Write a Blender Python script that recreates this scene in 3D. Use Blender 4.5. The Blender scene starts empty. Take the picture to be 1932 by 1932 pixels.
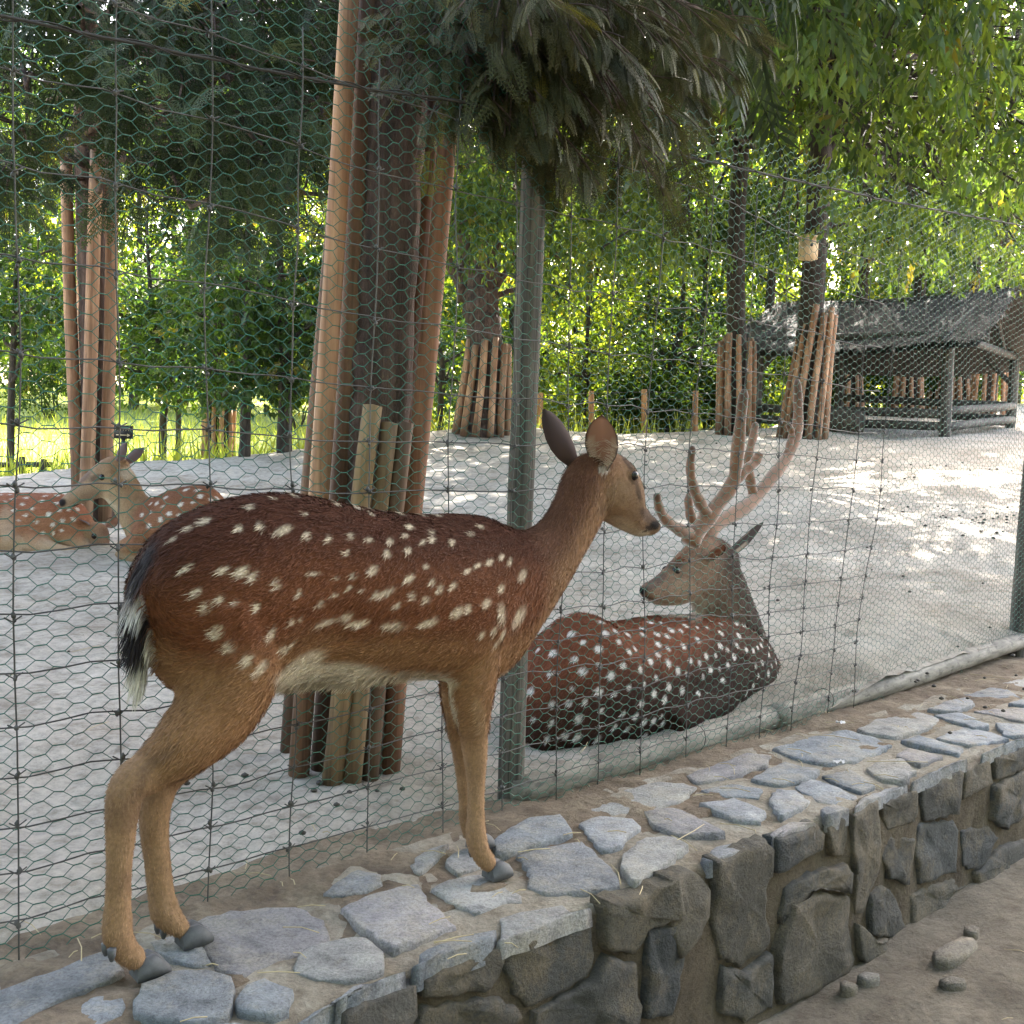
import bpy, math, random
import numpy as np
from math import sin, cos, pi, radians, sqrt

random.seed(7)
rng = np.random.default_rng(11)
scene = bpy.context.scene
COL = scene.collection

# ------------------------------------------------------------------ camera
CAM_Z = 1.43
PITCH, ROLL = radians(-3.45), radians(2.3)
FPX, CPX = 2008.0, 966.0                     # focal length and centre in a 1932 px picture
cam_d = bpy.data.cameras.new('camera')
cam = bpy.data.objects.new('camera', cam_d)
COL.objects.link(cam)
cam_d.sensor_width = 36.0
cam_d.lens = 36.0 * FPX / 1932.0
cam_d.clip_start = 0.05
cam_d.clip_end = 600
cam.location = (0, 0, CAM_Z)
scene.camera = cam

def _rx(a):
    return np.array([[1, 0, 0], [0, cos(a), -sin(a)], [0, sin(a), cos(a)]])
def _rz(a):
    return np.array([[cos(a), -sin(a), 0], [sin(a), cos(a), 0], [0, 0, 1]])
CM = _rx(pi / 2 + PITCH) @ _rz(ROLL)
from mathutils import Matrix, Vector
cam.rotation_euler = Matrix([list(r) for r in CM]).to_euler()
CO = np.array([0, 0, CAM_Z])

# ------------------------------------------------------------------ light
SUN_EL, SUN_AZ = radians(44), radians(20)    # azimuth clockwise from +Y: the sun stands ahead, a little right
world = bpy.data.worlds.new('World')
scene.world = world
world.use_nodes = True
wn = world.node_tree
sky = wn.nodes.new('ShaderNodeTexSky')
sky.sky_type = 'NISHITA'
sky.sun_disc = False
sky.sun_elevation = SUN_EL
sky.sun_rotation = SUN_AZ
sky.air_density = 1.0
sky.dust_density = 4.0
sky.ozone_density = 0.4
bg = wn.nodes['Background']
bg.inputs['Strength'].default_value = 0.15
tint = wn.nodes.new('ShaderNodeMix'); tint.data_type = 'RGBA'; tint.blend_type = 'MULTIPLY'   # the camera's white balance, even over the whole sky
tint.inputs[0].default_value = 1.0; tint.inputs[7].default_value = (1.0, 0.94, 0.86, 1)
wn.links.new(sky.outputs[0], tint.inputs[6])
wn.links.new(tint.outputs[2], bg.inputs['Color'])
sun_d = bpy.data.lights.new('sun', 'SUN')
sun_d.energy = 5.0
sun_d.angle = radians(0.6)
sun_d.color = (1.0, 0.94, 0.84)
sun = bpy.data.objects.new('sun', sun_d)
COL.objects.link(sun)
SUNV = np.array([sin(SUN_AZ) * cos(SUN_EL), cos(SUN_AZ) * cos(SUN_EL), sin(SUN_EL)])
sun.rotation_euler = Vector(SUNV).to_track_quat('Z', 'Y').to_euler()
sun.location = (3, 8, 14)
scene.view_settings.view_transform = 'Standard'
scene.view_settings.look = 'None'
scene.view_settings.gamma = 1.0
scene.view_settings.exposure = 3.35
scene.cycles.max_bounces = 6
scene.cycles.diffuse_bounces = 3
scene.cycles.glossy_bounces = 2
scene.cycles.transmission_bounces = 4
scene.cycles.use_denoising = True

# ------------------------------------------------------------------ pixel helpers (1932 px picture)
def ray(x, y):
    return CM @ np.array([(x - CPX) / FPX, (CPX - y) / FPX, -1.0])
def on_z(x, y, z):
    d = ray(x, y)
    return CO + d * ((z - CAM_Z) / d[2])
def at_depth(x, y, Y):
    d = ray(x, y)
    return CO + d * (Y / d[1])
def on_plane(x, y, P, nrm):
    d = ray(x, y)
    return CO + d * (np.dot(nrm, np.asarray(P) - CO) / np.dot(nrm, d))

FP0 = np.array([0.009, 2.829])
FU = np.array([0.7071, 0.7071])
FN = np.array([-0.7071, 0.7071])
def fence_pt(u, n, z):
    p = FP0 + FU * u + FN * n
    return np.array([p[0], p[1], z])
def softplus(a):
    return np.logaddexp(0, a)
def crest(x):
    return np.interp(x, [-9, -5.3, -3.7, -0.6, 2, 5, 9, 20], [10.5, 11.2, 13.8, 18.6, 18.9, 21.5, 30, 40])
def gz(x, y):
    x = np.asarray(x, float); y = np.asarray(y, float)
    yc = crest(x)
    ye = np.minimum(y, yc)
    h = 0.45 + 0.09 * softplus(ye - 4) + 0.02 * x * np.minimum(1, y / 15)
    h = h + 0.16 * np.exp(-((x + 0.55) ** 2 + (y - 17.6) ** 2) / 1.3 ** 2)
    h = h - 0.26 * softplus((y - yc) * 2) / 2
    return h
def mz(x, y):
    y = np.asarray(y, float)
    return 0.27 + 0.085 * np.clip(y - 17, 0, 45) + 0.0 * np.asarray(x)
def on_ground(px, py):
    d = ray(px, py)
    for t in np.arange(2, 60, 0.02):
        p = CO + d * t
        if p[2] < gz(p[0], p[1]):
            p[2] = gz(p[0], p[1])
            return p
    return CO + d * 18

# ------------------------------------------------------------------ smooth value noise for geometry
_NT = rng.random((64, 64, 64))
def vnoise(p, scale=1.0):
    q = np.asarray(p, float) * scale
    i = np.floor(q).astype(int)
    f = q - i
    f = f * f * (3 - 2 * f)
    r = 0
    for dx in (0, 1):
        for dy in (0, 1):
            for dz in (0, 1):
                w = (f[:, 0] if dx else 1 - f[:, 0]) * (f[:, 1] if dy else 1 - f[:, 1]) * (f[:, 2] if dz else 1 - f[:, 2])
                r = r + w * _NT[(i[:, 0] + dx) & 63, (i[:, 1] + dy) & 63, (i[:, 2] + dz) & 63]
    return r - 0.5

# ------------------------------------------------------------------ mesh building
class MB:
    def __init__(s):
        s.v = []; s.f = {3: [], 4: []}; s.c = []; s.n = 0
    def add(s, v, f, col=(1, 1, 1)):
        v = np.asarray(v, float).reshape(-1, 3)
        f = np.asarray(f, int)
        s.v.append(v)
        s.f[f.shape[1]].append(f + s.n)
        c = np.asarray(col, float)
        if c.ndim == 1:
            c = np.tile(c[:3], (len(v), 1))
        s.c.append(c[:, :3])
        s.n += len(v)
    def add_multi(s, v, flist, col=(1, 1, 1)):
        n0 = s.n
        v = np.asarray(v, float).reshape(-1, 3)
        s.v.append(v)
        for f in flist:
            f = np.asarray(f, int)
            if len(f):
                s.f[f.shape[1]].append(f + n0)
        c = np.asarray(col, float)
        if c.ndim == 1:
            c = np.tile(c[:3], (len(v), 1))
        s.c.append(c[:, :3])
        s.n += len(v)
    def tube(s, pts, rad, seg=8, cap=True, col=(1, 1, 1), wob=0.0, squash=1.0):
        pts = np.asarray(pts, float)
        m = len(pts)
        rad = np.full(m, rad, float) if np.isscalar(rad) else np.asarray(rad, float)
        tan = np.gradient(pts, axis=0)
        tan /= np.linalg.norm(tan, axis=1)[:, None] + 1e-12
        ref = np.array([0, 0, 1.0]) if abs(tan[0][2]) < 0.9 else np.array([1.0, 0, 0])
        a = np.cross(tan, ref); a /= np.linalg.norm(a, axis=1)[:, None] + 1e-12
        b = np.cross(tan, a)
        th = np.linspace(0, 2 * pi, seg, endpoint=False)
        ring = a[:, None, :] * np.cos(th)[None, :, None] + b[:, None, :] * np.sin(th)[None, :, None] * squash
        rr = rad[:, None] * (1 + wob * (rng.random((m, seg)) - 0.5))
        v = (pts[:, None, :] + ring * rr[:, :, None]).reshape(-1, 3)
        i = np.arange(m - 1)[:, None] * seg
        j = np.arange(seg)[None, :]
        k = (j + 1) % seg
        q = np.stack([i + j, i + k, i + k + seg, i + j + seg], -1).reshape(-1, 4)
        tri = []
        if cap:
            v = np.vstack([v, pts[0] - tan[0] * rad[0] * 0.15, pts[-1] + tan[-1] * rad[-1] * 0.15])
            c0, c1 = m * seg, m * seg + 1
            jj = np.arange(seg); kk = (jj + 1) % seg
            tri = np.vstack([np.stack([np.full(seg, c0), kk, jj], -1),
                             np.stack([np.full(seg, c1), (m - 1) * seg + jj, (m - 1) * seg + kk], -1)])
        c = np.asarray(col, float)
        if c.ndim == 2:
            c = np.repeat(c, seg, axis=0)
            if cap:
                c = np.vstack([c, c[0], c[-1]])
        s.add_multi(v, [q, tri], c)
    def box(s, c, sz, rot=0.0, col=(1, 1, 1)):
        x, y, z = np.asarray(sz, float) / 2
        v = np.array([[-x, -y, -z], [x, -y, -z], [x, y, -z], [-x, y, -z], [-x, -y, z], [x, -y, z], [x, y, z], [-x, y, z]])
        v = v @ _rz(rot).T + np.asarray(c, float)
        f = [[0, 3, 2, 1], [4, 5, 6, 7], [0, 1, 5, 4], [1, 2, 6, 5], [2, 3, 7, 6], [3, 0, 4, 7]]
        s.add(v, f, col)
    def mesh(s, name, origin=(0, 0, 0), smooth=True):
        v = np.vstack(s.v) - np.asarray(origin, float)
        c = np.vstack(s.c)
        t = np.vstack(s.f[3]) if s.f[3] else np.zeros((0, 3), int)
        q = np.vstack(s.f[4]) if s.f[4] else np.zeros((0, 4), int)
        me = bpy.data.meshes.new(name)
        me.vertices.add(len(v))
        me.vertices.foreach_set('co', v.astype(np.float32).ravel())
        nl = t.size + q.size
        me.loops.add(nl)
        me.loops.foreach_set('vertex_index', np.concatenate([t.ravel(), q.ravel()]).astype(np.int32))
        me.polygons.add(len(t) + len(q))
        ls = np.concatenate([np.arange(len(t)) * 3, t.size + np.arange(len(q)) * 4]).astype(np.int32)
        me.polygons.foreach_set('loop_start', ls)
        me.update(calc_edges=True)
        if smooth:
            me.polygons.foreach_set('use_smooth', np.ones(len(t) + len(q), bool))
        at = me.color_attributes.new('col', 'FLOAT_COLOR', 'POINT')
        at.data.foreach_set('color', np.hstack([c, np.ones((len(c), 1))]).astype(np.float32).ravel())
        return me

def world_loc(o):
    p = np.zeros(3)
    while o is not None:
        p += np.array(o.location); o = o.parent
    return p
def tag(o, label=None, cat=None, group=None, kind=None):
    if label: o['label'] = label
    if cat: o['category'] = cat
    if group: o['group'] = group
    if kind: o['kind'] = kind
    return o
def empty(name, loc, label=None, cat=None, group=None):
    o = bpy.data.objects.new(name, None)
    COL.objects.link(o)
    o.location = [float(a) for a in loc]
    o.empty_display_size = 0.1
    return tag(o, label, cat, group)
def part(name, mb, mat, parent=None, smooth=True):
    org = world_loc(parent) if parent is not None else np.zeros(3)
    o = bpy.data.objects.new(name, mb.mesh(name, org, smooth))
    o.data.materials.append(mat)
    COL.objects.link(o)
    o.parent = parent
    return o
def solo(name, mb, mat, base, label, cat, group=None, kind=None, smooth=True):
    o = bpy.data.objects.new(name, mb.mesh(name, base, smooth))
    o.location = [float(a) for a in base]
    o.data.materials.append(mat)
    COL.objects.link(o)
    return tag(o, label, cat, group, kind)
def mesh_obj(name, me, mat, parent=None):
    o = bpy.data.objects.new(name, me)
    if not me.materials:
        me.materials.append(mat)
    COL.objects.link(o)
    o.parent = parent
    return o

# ------------------------------------------------------------------ materials
def new_mat(name):
    m = bpy.data.materials.new(name)
    m.use_nodes = True
    nt = m.node_tree
    return m, nt, nt.nodes['Principled BSDF'], nt.nodes['Material Output']
def nd(nt, typ, **kw):
    n = nt.nodes.new(typ)
    for k, v in kw.items():
        if hasattr(n, k):
            setattr(n, k, v)
        else:
            n.inputs[k].default_value = v
    return n
def noise(nt, scale, detail=6, rough=0.6, vec=None, stretch=None):
    n = nd(nt, 'ShaderNodeTexNoise')
    n.inputs['Scale'].default_value = scale
    n.inputs['Detail'].default_value = detail
    n.inputs['Roughness'].default_value = rough
    tc = nd(nt, 'ShaderNodeTexCoord')
    src = tc.outputs['Object'] if vec is None else vec
    if stretch is not None:
        mp = nd(nt, 'ShaderNodeMapping')
        mp.inputs['Scale'].default_value = stretch
        nt.links.new(src, mp.inputs['Vector'])
        src = mp.outputs[0]
    nt.links.new(src, n.inputs['Vector'])
    return n
def ramp(nt, fac, stops):
    r = nd(nt, 'ShaderNodeValToRGB')
    els = r.color_ramp.elements
    while len(els) < len(stops):
        els.new(0.5)
    for e, (p, c) in zip(els, stops):
        e.position = p
        e.color = (c[0], c[1], c[2], 1)
    nt.links.new(fac, r.inputs[0])
    return r
def mixc(nt, a, b, fac, mode='MIX'):
    m = nd(nt, 'ShaderNodeMix', data_type='RGBA', blend_type=mode)
    for sock, val in ((m.inputs[6], a), (m.inputs[7], b), (m.inputs[0], fac)):
        if hasattr(val, 'is_linked') or hasattr(val, 'links'):
            nt.links.new(val, sock)
        elif isinstance(val, (int, float)):
            sock.default_value = val
        else:
            sock.default_value = (*val, 1)
    return m.outputs[2]
def bump(nt, bsdf, hs, strength, dist=0.01):
    b = nd(nt, 'ShaderNodeBump')
    b.inputs['Strength'].default_value = strength
    b.inputs['Distance'].default_value = dist
    nt.links.new(hs, b.inputs['Height'])
    nt.links.new(b.outputs[0], bsdf.inputs['Normal'])
    return b
def attr(nt):
    return nd(nt, 'ShaderNodeAttribute', attribute_name='col').outputs['Color']

def mat_rock(name, dust=(0.36, 0.29, 0.2), dust_amt=0.5, cleft=(1, 1, 1)):
    m, nt, bs, out = new_mat(name)
    n1 = noise(nt, 14, 12, 0.72, stretch=cleft)
    r1 = ramp(nt, n1.outputs[0], [(0.30, (0.38, 0.38, 0.40)), (0.45, (0.85, 0.85, 0.86)), (0.56, (1.05, 1.05, 1.04)), (0.72, (1.5, 1.46, 1.4))])
    c = mixc(nt, attr(nt), r1.outputs[0], 1.0, 'MULTIPLY')
    n2 = noise(nt, 5.0, 10, 0.78)
    r2 = ramp(nt, n2.outputs[0], [(0.47, (0, 0, 0)), (0.60, (dust_amt,) * 3)])
    c2 = mixc(nt, c, dust, r2.outputs[0])
    n3 = noise(nt, 150, 5, 0.75)
    r3 = ramp(nt, n3.outputs[0], [(0.32, (0.5,) * 3), (0.5, (1.0,) * 3), (0.68, (1.25,) * 3)])
    c3 = mixc(nt, c2, r3.outputs[0], 0.85, 'MULTIPLY')
    # hairline cracks and flaked edges
    v = nd(nt, 'ShaderNodeTexVoronoi', feature='DISTANCE_TO_EDGE'); v.inputs['Scale'].default_value = 9
    tc = nd(nt, 'ShaderNodeTexCoord'); wv = nd(nt, 'ShaderNodeMix', data_type='RGBA', blend_type='ADD')
    wv.inputs[0].default_value = 0.35
    nt.links.new(tc.outputs['Object'], wv.inputs[6]); nt.links.new(n2.outputs['Color'], wv.inputs[7])
    nt.links.new(wv.outputs[2], v.inputs['Vector'])
    rc = ramp(nt, v.outputs['Distance'], [(0.0, (0.35,) * 3), (0.018, (1,) * 3)])
    c4 = mixc(nt, c3, rc.outputs[0], 0.55, 'MULTIPLY')
    nt.links.new(c4, bs.inputs['Base Color'])
    bs.inputs['Roughness'].default_value = 0.75
    h = nd(nt, 'ShaderNodeMath', operation='ADD')
    n4 = noise(nt, 18, 12, 0.74, stretch=cleft)
    nt.links.new(n4.outputs[0], h.inputs[0])
    h2 = nd(nt, 'ShaderNodeMath', operation='MULTIPLY'); h2.inputs[1].default_value = 0.35
    nt.links.new(n3.outputs[0], h2.inputs[0]); nt.links.new(h2.outputs[0], h.inputs[1])
    bump(nt, bs, h.outputs[0], 1.0, 0.022)
    return m
def mat_ground(name, stops, s1=2.0, s2=45, bstr=0.7, bdist=0.02, rough=0.95, pebble=True, tinted=False):
    m, nt, bs, out = new_mat(name)
    n1 = noise(nt, s1, 9, 0.65)
    r1 = ramp(nt, n1.outputs[0], stops)
    n2 = noise(nt, s2, 8, 0.75)
    r2 = ramp(nt, n2.outputs[0], [(0.28, (0.55,) * 3), (0.5, (0.95,) * 3), (0.72, (1.2,) * 3)])
    c = mixc(nt, r1.outputs[0], r2.outputs[0], 1.0, 'MULTIPLY')
    h = nd(nt, 'ShaderNodeMath', operation='ADD')
    n3 = noise(nt, 7, 6, 0.6)
    n5 = noise(nt, 11, 10, 0.7)
    r5 = ramp(nt, n5.outputs[0], [(0.36, (0.62, 0.58, 0.54)), (0.5, (1, 1, 1)), (0.66, (1.1, 1.1, 1.1))])
    c = mixc(nt, c, r5.outputs[0], 0.85, 'MULTIPLY')
    nt.links.new(n2.outputs[0], h.inputs[0]); nt.links.new(n3.outputs[0], h.inputs[1])
    hs = h.outputs[0]
    if pebble:
        v = nd(nt, 'ShaderNodeTexVoronoi'); v.inputs['Scale'].default_value = 38
        tc = nd(nt, 'ShaderNodeTexCoord'); nt.links.new(tc.outputs['Object'], v.inputs['Vector'])
        rp = ramp(nt, v.outputs['Distance'], [(0.05, (0.62, 0.6, 0.56)), (0.16, (1, 1, 1))])
        msk = ramp(nt, n3.outputs[0], [(0.5, (0,) * 3), (0.62, (0.8,) * 3)])
        c = mixc(nt, c, rp.outputs[0], msk.outputs[0], 'MULTIPLY')
    if tinted:
        c = mixc(nt, c, attr(nt), 1.0, 'MULTIPLY')
    nt.links.new(c, bs.inputs['Base Color'])
    bs.inputs['Roughness'].default_value = rough
    bump(nt, bs, hs, bstr, bdist)
    return m
def mat_wood(name, cols, stretch=(14, 14, 1.2), bstr=0.5, rough=0.75, crack=0.6):
    m, nt, bs, out = new_mat(name)
    n1 = noise(nt, 1.0, 10, 0.65, stretch=stretch)
    r1 = ramp(nt, n1.outputs[0], [(0.34, cols[0]), (0.5, cols[1]), (0.66, cols[2])])
    n2 = noise(nt, 3.0, 4, 0.5)
    r2 = ramp(nt, n2.outputs[0], [(0.3, (0.7,) * 3), (0.6, (1.1,) * 3)])
    c = mixc(nt, r1.outputs[0], r2.outputs[0], 1.0, 'MULTIPLY')
    c = mixc(nt, c, attr(nt), 1.0, 'MULTIPLY')
    n3 = noise(nt, 1.0, 6, 0.6, stretch=(stretch[0] * 4, stretch[1] * 4, stretch[2] * 1.5))
    r3 = ramp(nt, n3.outputs[0], [(0.36, (0.25,) * 3), (0.46, (1,) * 3)])
    c = mixc(nt, c, r3.outputs[0], crack, 'MULTIPLY')
    nt.links.new(c, bs.inputs['Base Color'])
    bs.inputs['Roughness'].default_value = rough
    bump(nt, bs, n3.outputs[0], bstr, 0.006)
    return m
def mat_bark(name, c0, c1, c2, s=1.0):
    m, nt, bs, out = new_mat(name)
    n1 = noise(nt, 1.0, 10, 0.7, stretch=(26 * s, 26 * s, 4 * s))
    r1 = ramp(nt, n1.outputs[0], [(0.32, c0), (0.5, c1), (0.7, c2)])
    n2 = noise(nt, 5, 5, 0.6)
    r2 = ramp(nt, n2.outputs[0], [(0.35, (0.65,) * 3), (0.65, (1.2,) * 3)])
    c = mixc(nt, r1.outputs[0], r2.outputs[0], 1.0, 'MULTIPLY')
    nt.links.new(c, bs.inputs['Base Color'])
    bs.inputs['Roughness'].default_value = 0.9
    bump(nt, bs, n1.outputs[0], 1.0, 0.03)
    return m
def mat_leaf(name, trans=0.45, tint=(1.5, 1.45, 0.55), rough=0.45, spec=0.4):
    m, nt, bs, out = new_mat(name)
    a = attr(nt)
    nt.links.new(a, bs.inputs['Base Color'])
    bs.inputs['Roughness'].default_value = rough
    bs.inputs['Specular IOR Level'].default_value = spec
    tr = nd(nt, 'ShaderNodeBsdfTranslucent')
    nt.links.new(mixc(nt, a, tint, 1.0, 'MULTIPLY'), tr.inputs['Color'])
    mx = nd(nt, 'ShaderNodeMixShader')
    mx.inputs[0].default_value = trans
    nt.links.new(bs.outputs[0], mx.inputs[1]); nt.links.new(tr.outputs[0], mx.inputs[2])
    nt.links.new(mx.outputs[0], out.inputs['Surface'])
    return m
def mat_plain(name, col, rough=0.6, metal=0.0, nscale=None, spec=0.5):
    m, nt, bs, out = new_mat(name)
    bs.inputs['Roughness'].default_value = rough
    bs.inputs['Metallic'].default_value = metal
    bs.inputs['Specular IOR Level'].default_value = spec
    n1 = noise(nt, nscale or 12, 6, 0.6)
    r1 = ramp(nt, n1.outputs[0], [(0.3, tuple(a * 0.65 for a in col)), (0.7, tuple(min(1, a * 1.25) for a in col))])
    nt.links.new(r1.outputs[0], bs.inputs['Base Color'])
    return m
def mat_fur(name, rough=0.75, sheen=0.25):
    m, nt, bs, out = new_mat(name)
    n1 = noise(nt, 150, 4, 0.7)
    r1 = ramp(nt, n1.outputs[0], [(0.3, (0.75,) * 3), (0.7, (1.2,) * 3)])
    nt.links.new(mixc(nt, attr(nt), r1.outputs[0], 1.0, 'MULTIPLY'), bs.inputs['Base Color'])
    bs.inputs['Roughness'].default_value = rough
    bs.inputs['Specular IOR Level'].default_value = 0.12
    bs.inputs['Sheen Weight'].default_value = sheen
    bump(nt, bs, n1.outputs[0], 0.25, 0.003)
    return m

M = {}
M['sand'] = mat_ground('sandy_soil', [(0.3, (0.37, 0.31, 0.25)), (0.5, (0.55, 0.485, 0.415)), (0.7, (0.65, 0.595, 0.525))], 1.3, 24, 1.0, 0.05)
M['soil'] = mat_ground('brown_soil', [(0.3, (0.15, 0.105, 0.07)), (0.5, (0.25, 0.185, 0.125)), (0.7, (0.36, 0.29, 0.2))], 6, 60, 1.0, 0.025)
M['path'] = mat_ground('path_soil', [(0.3, (0.13, 0.105, 0.075)), (0.5, (0.21, 0.175, 0.13)), (0.7, (0.30, 0.26, 0.20))], 3, 50, 1.0, 0.03)
M['mortar'] = mat_ground('mortar', [(0.3, (0.26, 0.21, 0.15)), (0.5, (0.36, 0.31, 0.24)), (0.7, (0.46, 0.42, 0.35))], 5, 70, 1.0, 0.02, tinted=True)
M['field'] = mat_ground('meadow', [(0.3, (0.15, 0.21, 0.045)), (0.5, (0.22, 0.28, 0.07)), (0.7, (0.30, 0.33, 0.10))], 0.5, 9, 0.8, 0.1, pebble=False)
M['slate'] = mat_rock('slate', dust=(0.42, 0.37, 0.29), dust_amt=0.55)
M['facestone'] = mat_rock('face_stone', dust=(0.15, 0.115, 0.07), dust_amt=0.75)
M['wire'] = mat_plain('galvanised_wire', (0.085, 0.082, 0.078), 0.6, 0.4)
M['pvc'] = mat_plain('green_wire', (0.006, 0.095, 0.06), 0.45)
M['cable'] = mat_plain('black_cable', (0.02, 0.018, 0.016), 0.7)
M['postwood'] = mat_wood('weathered_post', [(0.035, 0.03, 0.024), (0.095, 0.083, 0.07), (0.175, 0.155, 0.13)], (34, 34, 1.5), 0.8, crack=0.85)
M['pole'] = mat_wood('peeled_pole', [(0.20, 0.10, 0.055), (0.36, 0.20, 0.115), (0.50, 0.31, 0.19)], (16, 16, 1.4), 0.4, crack=0.4)
M['rail'] = mat_wood('weathered_rail', [(0.09, 0.08, 0.065), (0.20, 0.18, 0.15), (0.32, 0.29, 0.245)], (5, 5, 30), 0.6)
M['bark_red'] = mat_bark('conifer_bark', (0.035, 0.024, 0.02), (0.10, 0.062, 0.05), (0.19, 0.125, 0.10))
M['bark_dark'] = mat_bark('dark_bark', (0.018, 0.014, 0.011), (0.05, 0.038, 0.03), (0.095, 0.075, 0.06))
M['bark_grey'] = mat_bark('grey_bark', (0.05, 0.045, 0.038), (0.11, 0.10, 0.085), (0.2, 0.18, 0.155), 0.6)
M['conifer'] = mat_leaf('conifer_spray', 0.22, (1.3, 1.2, 0.7), 0.6, 0.3)
M['leaf'] = mat_leaf('broad_leaf', 0.5, (2.0, 1.8, 0.55), 0.38, 0.5)
M['farleaf'] = mat_leaf('far_leaf', 0.62, (2.5, 2.1, 0.5), 0.5, 0.4)
M['grass'] = mat_leaf('grass_blade', 0.5, (1.5, 1.4, 0.5), 0.5, 0.3)
M['fur'] = mat_fur('deer_coat', 0.85, 0.0)
M['hair'] = mat_fur('deer_hair', 0.7, 0.0)
M['antler'] = mat_fur('antler_velvet', 0.8, 0.6)
M['ear'] = mat_leaf('ear_skin', 0.25, (1.3, 0.8, 0.65), 0.8, 0.2)
M['hoof'] = mat_plain('hoof_horn', (0.075, 0.075, 0.08), 0.65, 0, 60)
M['eye'] = mat_plain('eye', (0.008, 0.006, 0.005), 0.08)
M['thatch'] = mat_wood('thatch', [(0.04, 0.035, 0.032), (0.085, 0.077, 0.073), (0.14, 0.13, 0.127)], (10, 10, 10), 0.5)
M['straw'] = mat_plain('straw', (0.5, 0.4, 0.23), 0.7)
M['dung'] = mat_plain('dropping', (0.035, 0.027, 0.02), 0.6)
M['box'] = mat_wood('pale_board', [(0.5, 0.34, 0.19), (0.62, 0.45, 0.27), (0.72, 0.55, 0.36)], (40, 40, 3), 0.2, crack=0.2)
M['black'] = mat_plain('black_paint', (0.012, 0.012, 0.012), 0.5)
M['white'] = mat_plain('white_scrap', (0.5, 0.5, 0.5), 0.5)

# ------------------------------------------------------------------ the setting
def grid_mesh(U, V, fn, col=(1, 1, 1)):
    uu, vv = np.meshgrid(U, V, indexing='ij')
    P = fn(uu.ravel(), vv.ravel())
    nu, nv = len(U), len(V)
    i = np.arange(nu - 1)[:, None] * nv; j = np.arange(nv - 1)[None, :]
    q = np.stack([i + j, i + j + nv, i + j + nv + 1, i + j + 1], -1).reshape(-1, 4)
    mb = MB(); mb.add(P, q, col)
    return mb
def enc(u, n):
    x = FP0[0] + FU[0] * u + FN[0] * n; y = FP0[1] + FU[1] * u + FN[1] * n
    z = gz(x, y)
    p = np.stack([x, y, np.zeros_like(x)], 1)
    z = z - 0.035 * np.clip((0.14 - n) / 0.16, 0, 1)
    amp = np.clip(1.2 - n / 30, 0.2, 1)
    z = z + (vnoise(p, 1.1) * 0.08 + vnoise(p + 9, 3.7) * 0.045 + vnoise(p + 3, 9) * 0.03 * (vnoise(p + 50, 0.7) + 0.7) + vnoise(p + 13, 17) * 0.014) * amp
    return np.stack([x, y, z - 0.006], 1)
U = np.concatenate([np.arange(-14, -2.5, 0.4), np.arange(-2.5, 6, 0.06), np.arange(6, 34, 0.35)])
V = np.concatenate([np.arange(-0.03, 4, 0.06), np.arange(4, 11, 0.16), np.arange(11, 36, 0.5)])
tag(part('enclosure_ground', grid_mesh(U, V, enc), M['sand']), kind='structure')
def fld(u, n):
    x = FP0[0] + FU[0] * u + FN[0] * n; y = FP0[1] + FU[1] * u + FN[1] * n
    p = np.stack([x, y, np.zeros_like(x)], 1)
    return np.stack([x, y, mz(x, y) + vnoise(p, 0.15) * 0.25], 1)
tag(part('meadow', grid_mesh(np.arange(-260, 261, 4.0), np.concatenate([np.arange(3, 60, 2.0), np.arange(60, 400, 10.0)]), fld), M['field']), kind='structure')

# edges of the stone wall on its top level (traced where the photograph shows the ground line)
TOP = 0.47
EDGE = np.array([(-1.35, 0.70), (-0.98, 1.08), (-0.62, 1.43), (-0.388, 1.60), (-0.263, 1.76), (-0.13, 1.90), (0.03, 2.04), (0.215, 2.20), (0.513, 2.47), (0.684, 2.63),
                 (0.984, 2.90), (1.325, 3.25), (1.849, 3.73), (2.9, 4.75), (4.6, 6.45)])
BACKN = -0.30                                  # wall back, measured from the fence line
eseg = np.linalg.norm(np.diff(EDGE, axis=0), axis=1)
ecum = np.concatenate([[0], np.cumsum(eseg)])
def edge_at(t):
    t = np.asarray(t, float)
    return np.stack([np.interp(t, ecum, EDGE[:, 0]), np.interp(t, ecum, EDGE[:, 1])], -1)
def edge_dir(t):
    d = edge_at(np.asarray(t) + 0.06) - edge_at(np.asarray(t) - 0.06)
    return d / np.linalg.norm(d, axis=-1, keepdims=True)
def path_fn(u, n):
    x = FP0[0] + FU[0] * u + FN[0] * n; y = FP0[1] + FU[1] * u + FN[1] * n
    p = np.stack([x, y, np.zeros_like(x)], 1)
    return np.stack([x, y, vnoise(p, 1.3) * 0.035 + vnoise(p, 5) * 0.02 + vnoise(p, 15) * 0.01], 1)
tag(part('path', grid_mesh(np.concatenate([np.arange(-20, -2, 1.0), np.arange(-2, 6, 0.05), np.arange(6, 40, 1.0)]),
                           np.concatenate([np.arange(-30, -3, 1.0), np.arange(-3, -0.35, 0.05)]), path_fn), M['path']), kind='structure')
def soil_fn(u, n):
    x = FP0[0] + FU[0] * u + FN[0] * n; y = FP0[1] + FU[1] * u + FN[1] * n
    p = np.stack([x, y, np.zeros_like(x)], 1)
    edge = np.clip((n + 0.42) / 0.03, 0, 1) * np.clip((0.10 + vnoise(p, 2.5) * 0.12 - n) / 0.05, 0, 1)
    z = 0.458 + vnoise(p, 4) * 0.02 + vnoise(p, 13) * 0.018 + vnoise(p, 35) * 0.009
    return np.stack([x, y, z - (1 - edge) * 0.06], 1)
tag(part('soil_strip', grid_mesh(np.arange(-3.2, 7, 0.025), np.arange(-0.45, 0.24, 0.023), soil_fn), M['soil']), kind='structure')

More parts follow.
